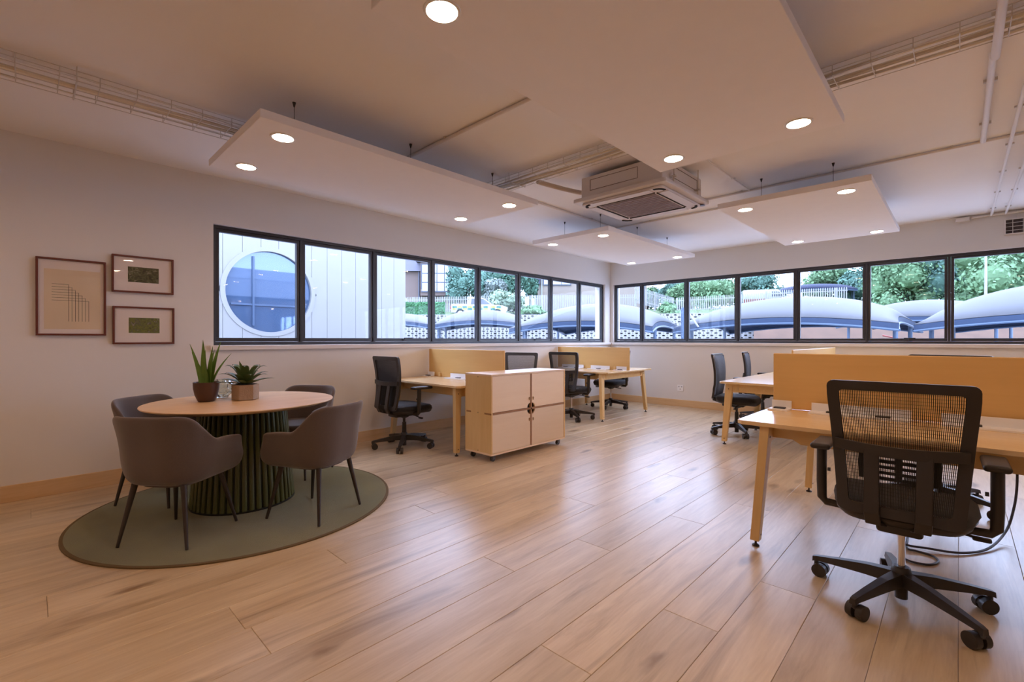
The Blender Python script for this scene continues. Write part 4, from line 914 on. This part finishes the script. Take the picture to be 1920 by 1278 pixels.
# ================================================================== TREES, HEDGE, SHRUBS
def leaf_mat(name, c): return mat(name, c, .75, noise=.5, nscale=.9, spec=.2)
LM = [leaf_mat('leaf_bluegreen', (0.090, 0.170, 0.130)), leaf_mat('leaf_midgreen', (0.130, 0.220, 0.110)), leaf_mat('leaf_pale', (0.200, 0.260, 0.180)), leaf_mat('leaf_dark', (0.060, 0.125, 0.085)), leaf_mat('leaf_greyish', (0.170, 0.200, 0.180))]
BARK = mat('bark', (0.033, 0.024, 0.019), .9, noise=.3, nscale=6)
def crown(mb, c, rx, ry, rz_, n, size, seed):
    q = random.Random(seed); blobs = []
    for i in range(16):
        t = q.uniform(0, 2*PI); ph = math.asin(q.uniform(-.7, 1)); k = q.uniform(.35, .78)
        blobs.append(((c[0]+rx*k*math.cos(t)*math.cos(ph), c[1]+ry*k*math.sin(t)*math.cos(ph), c[2]+rz_*k*math.sin(ph)), q.uniform(.30, .48)))
    for i in range(int(n*3.6)):
        bc, br = blobs[i % 16]; d = Vector((q.gauss(0, 1), q.gauss(0, 1), q.gauss(0, 1)+.2)).normalized(); rr_ = q.uniform(.55, 1.12)
        p = Vector((bc[0]+d.x*br*rx*rr_, bc[1]+d.y*br*ry*rr_, bc[2]+d.z*br*rz_*rr_)); nn = (d+Vector((q.gauss(0, .5), q.gauss(0, .5), q.gauss(0, .5)))).normalized(); u = nn.orthogonal().normalized(); u.rotate(Matrix.Rotation(q.uniform(0, 6), 3, nn)); v = nn.cross(u); s = size*q.uniform(.6, 1.3)
        mb.add([p-u*s, p-v*s*.6, p+u*s, p+v*s*.6], [(0, 1, 2, 3)])
    for (bx_, by_, bz_), br in blobs:   # inner branches' dense foliage
        bm = bmesh.new(); bmesh.ops.create_icosphere(bm, subdivisions=2, radius=1); bm.verts.index_update()
        mb.add([(bx_+v.co.x*br*rx*.60, by_+v.co.y*br*ry*.60, bz_+v.co.z*br*rz_*.60) for v in bm.verts], [[v.index for v in f.verts] for f in bm.faces]); bm.free()
ti = [0]
def tree(label, c, hgt, r, mi, base, n=1500, size=.17, name='tree', cat='tree', group='trees beyond the fence'):
    ti[0] += 1; o = thing(name, label, cat, (c[0], c[1], base), group=group)
    m = MB(); crown(m, (0, 0, c[2]-base), r, r, hgt/2, n, size, ti[0]*13+1); fo = m.build('foliage', LM[mi], o)
    if name == 'tree':
        top = c[2]-base; tr = MB().cyl((0, 0, -.3), (.1, .05, top), .16+.03*r, .08, 9)
        for s in (-1, 1): tr.cyl((.03, 0, top*.45), (s*r*.45, .2, top+hgt*.15), .09, .04, 7)
        tr.build('trunk', BARK, o)
    return o
tree('large blue green tree directly behind the pickup truck', (-36.3, 27.1, 7.4), 6.6, 3.1, 0, 4.3)
tree('grey green rounded tree right of the pickup truck', (-33.4, 28.9, 6.3), 4.4, 2.1, 4, 4.2)
tree('tall mid green tree behind the grey green one', (-37.4, 33.4, 8.6), 7.4, 3.4, 3, 4.5)
tree('low pale bush at the front of the pickup truck', (-27.3, 24.6, 5.0), 2.6, 2.0, 2, 4.0, 900, .2, 'bush', 'bush', 'bushes on the bank')
tree('narrow dark conifer beside the slate gable', (-29.2, 30.4, 7.6), 5.6, 1.2, 3, 4.3, 1000)
tree('yellow green weeds at the foot of the fence', (-24.5, 25.3, 3.9), 1.2, 1.7, 1, 3.5, 700, .16, 'bush', 'bush', 'bushes on the bank')
tree('dark round tree right of the beige house', (-23.0, 53.6, 7.3), 4.6, 2.7, 0, 4.6)
tree('small mid green tree beside the dark round tree', (-20.6, 49.5, 6.3), 3.6, 2.2, 1, 4.6)
tree('small tree at the left end of the descending fence', (-26.9, 52.9, 7.2), 3.6, 1.6, 1, 4.6)
tree('wide pale green tree left of centre in the far window', (-16.4, 48.8, 6.8), 5.2, 3.6, 1, 4.6, 1800)
tree('blue green tree beside the sky gap', (-12.4, 53.5, 7.4), 5.4, 3.3, 0, 4.8, 1700)
tree('light green tree right of the sky gap', (-5.6, 55.0, 7.2), 6.2, 3.2, 1, 4.8, 1700)
tree('green tree above the middle canopy', (-1.7, 52.5, 6.9), 6.4, 3.0, 0, 4.7, 1700)
tree('tall full tree behind the last mullion but one', (1.2, 47.6, 6.2), 8.2, 3.6, 1, 4.5, 2000)
tree('tall dark tree behind the last mullion', (4.2, 50.5, 7.0), 9.2, 3.8, 0, 4.6, 2000)
tree('big near tree at the right edge of the picture', (8.4, 44.5, 6.7), 10, 4.8, 1, 4.3, 2600)
tree('dark tree at the far right behind the big near tree', (13.5, 50, 8.4), 9, 5.0, 3, 4.5, 2200)
tree('small shrub at the foot of the fence corner', (-14.5, 33.6, 3.9), 1.7, 1.1, 1, 3.4, 500, .15, 'bush', 'bush', 'bushes on the bank')
hd = thing('hedge', 'clipped green hedge left of the pickup truck', 'hedge', (-29.0, 15.0, 3.05), A)
m = MB(); q = random.Random(5); m.rbox(0, 0, .65, 5.4, 1.0, 1.2, .25)
for i in range(3200):
    x, y, z = q.uniform(-2.7, 2.7), q.uniform(-.55, .5), q.uniform(0, 1.3)
    if q.random() < .7: y = -.5+q.uniform(-.06, .06)
    else: z = 1.25+q.uniform(-.06, .1)
    p = Vector((x, y, z)); nn = Vector((q.gauss(0, .6), -1+q.gauss(0, .5), q.gauss(.4, .6))).normalized(); u = nn.orthogonal(); v = nn.cross(u); s = q.uniform(.06, .13); m.add([p-u*s, p-v*s*.6, p+u*s, p+v*s*.6], [(0, 1, 2, 3)])
m.build('foliage', leaf_mat('leaf_hedge', (0.060, 0.160, 0.070)), hd)

# ================================================================== PICKUP, VAN, SMALL OUTDOOR THINGS
CARW = mat('white_car_paint', (0.267, 0.267, 0.260), .25, coat=.5); TYRE = mat('tyre', (0.007, 0.007, 0.007), .8); CGL = mat('car_glass', (0.019, 0.026, 0.039), .08, spec=.8)
tk = thing('pickup_truck', 'white pickup truck with green and yellow squares on the bank', 'vehicle', (-24.55, 18.65, 3.05), A)
side = [(-2.35, .42), (2.25, .40), (2.40, .62), (2.36, .88), (2.05, 1.02), (1.15, 1.12), (.42, 1.62), (.10, 1.70), (-.62, 1.70), (-.72, 1.62), (-.80, 1.16), (-2.30, 1.16), (-2.38, .95)]
bd_ = MB().prism(side, 'y', -.85, .85).build('body', CARW, tk, bevel=.04)
MB().prism([(.98, 1.14), (.40, 1.56), (.02, 1.60), (.02, 1.14)], 'y', -.87, .87).build('front_side_window', CGL, tk); MB().prism([(-.06, 1.14), (-.06, 1.60), (-.60, 1.60), (-.66, 1.14)], 'y', -.87, .87).build('rear_side_window', CGL, tk)
for i, x in enumerate((-2.2, -1.78, -1.36, -.94, -.5, -.06, .4, 1.0, 1.5)):
    for j in (0, 1): MB().box(x, x+.36, -.858, -.85, .66+.17*j, .81+.17*j).build('livery_square', mat('livery_green', (0.007, 0.098, 0.078), .4) if (i+j) % 2 else mat('livery_yellow', (0.244, 0.235, 0.033), .4), tk)
for x in (-1.55, 1.55):
    for s in (-1, 1):
        wl = MB().cyl((x, s*.68, .37), (x, s*.88, .37), .37, n=24).build('wheel', TYRE, tk, smooth=True); MB().cyl((x, s*.87, .37), (x, s*.89, .37), .22, n=18).build('hub_cap', CHROME, wl)
MB().box(2.30, 2.42, -.7, -.45, .78, .92).box(2.30, 2.42, .45, .7, .78, .92).build('headlamp', WPANE, tk); MB().box(-2.42, -2.33, -.85, -.72, .75, 1.0).build('tail_lamp', mat('tail_red', (0.163, 0.010, 0.007), .4), tk)
vn = thing('white_van', 'white van roof showing over the palisade fence', 'vehicle', (-9.5, 45.6, 4.35), .45)
MB().prism([(-2.4, .3), (2.3, .3), (2.3, 1.0), (1.5, 1.35), (.9, 2.05), (-2.3, 2.05), (-2.4, 1.9)], 'y', -.9, .9).build('body', CARW, vn, bevel=.06); MB().prism([(1.42, 1.32), (.92, 1.85), (.3, 1.85), (.3, 1.32)], 'y', -.92, .92).build('side_window', CGL, vn)
for x in (-1.5, 1.5): MB().cyl((x, -.92, .35), (x, .92, .35), .35, n=18).build('wheel', TYRE, vn)
MB().box(-2.35, .2, -.905, -.9, .5, 1.1).build('red_stripe', mat('van_red', (0.163, 0.023, 0.013), .5), vn)
def lamp_post(label, x, y, z, hgt):
    o = thing('lamp_post', label, 'lamp post', (x, y, z), group='white lamp posts'); MB().cyl((0, 0, 0), (0, 0, hgt), .09, .06, 10).build('pole', PALE, o, smooth=True); MB().rbox(.25, 0, hgt, .6, .18, .1, .04).build('lamp_head', PALE, o); MB().box(-.14, .14, -.14, .14, -.2, .12).build('foot', PALE, o)
lamp_post('white lamp post in the sky gap', -7.0, 47.5, 4.6, 4.2); lamp_post('white lamp post beside the trunk at the right', 6.4, 37.5, 3.4, 4.4)
for i, (p0, p1, lab) in enumerate((((-.9, 24.2, 1.05), (1.6, 24.6, .55), 'red pipe lying on the soil bank, left one'), ((2.0, 24.9, 1.45), (4.4, 25.2, .80), 'red pipe lying on the soil bank, right one'), ((-1.9, 24.4, .5), (-1.9, 24.45, 1.5), 'red stake standing in the soil bank'))):
    o = thing('red_pipe', lab, 'pipe', p0, group='red pipes on the soil bank'); d = Vector(p1)-Vector(p0)
    MB().cyl((0, 0, 0), tuple(d), .04, n=10).build('pipe_run', mat('red_plastic', (0.244, 0.052, 0.039), .5), o, smooth=True); MB().cyl(tuple(d*.48), tuple(d*.52), .055, n=10).build('coupling', MATS['red_plastic'], o)
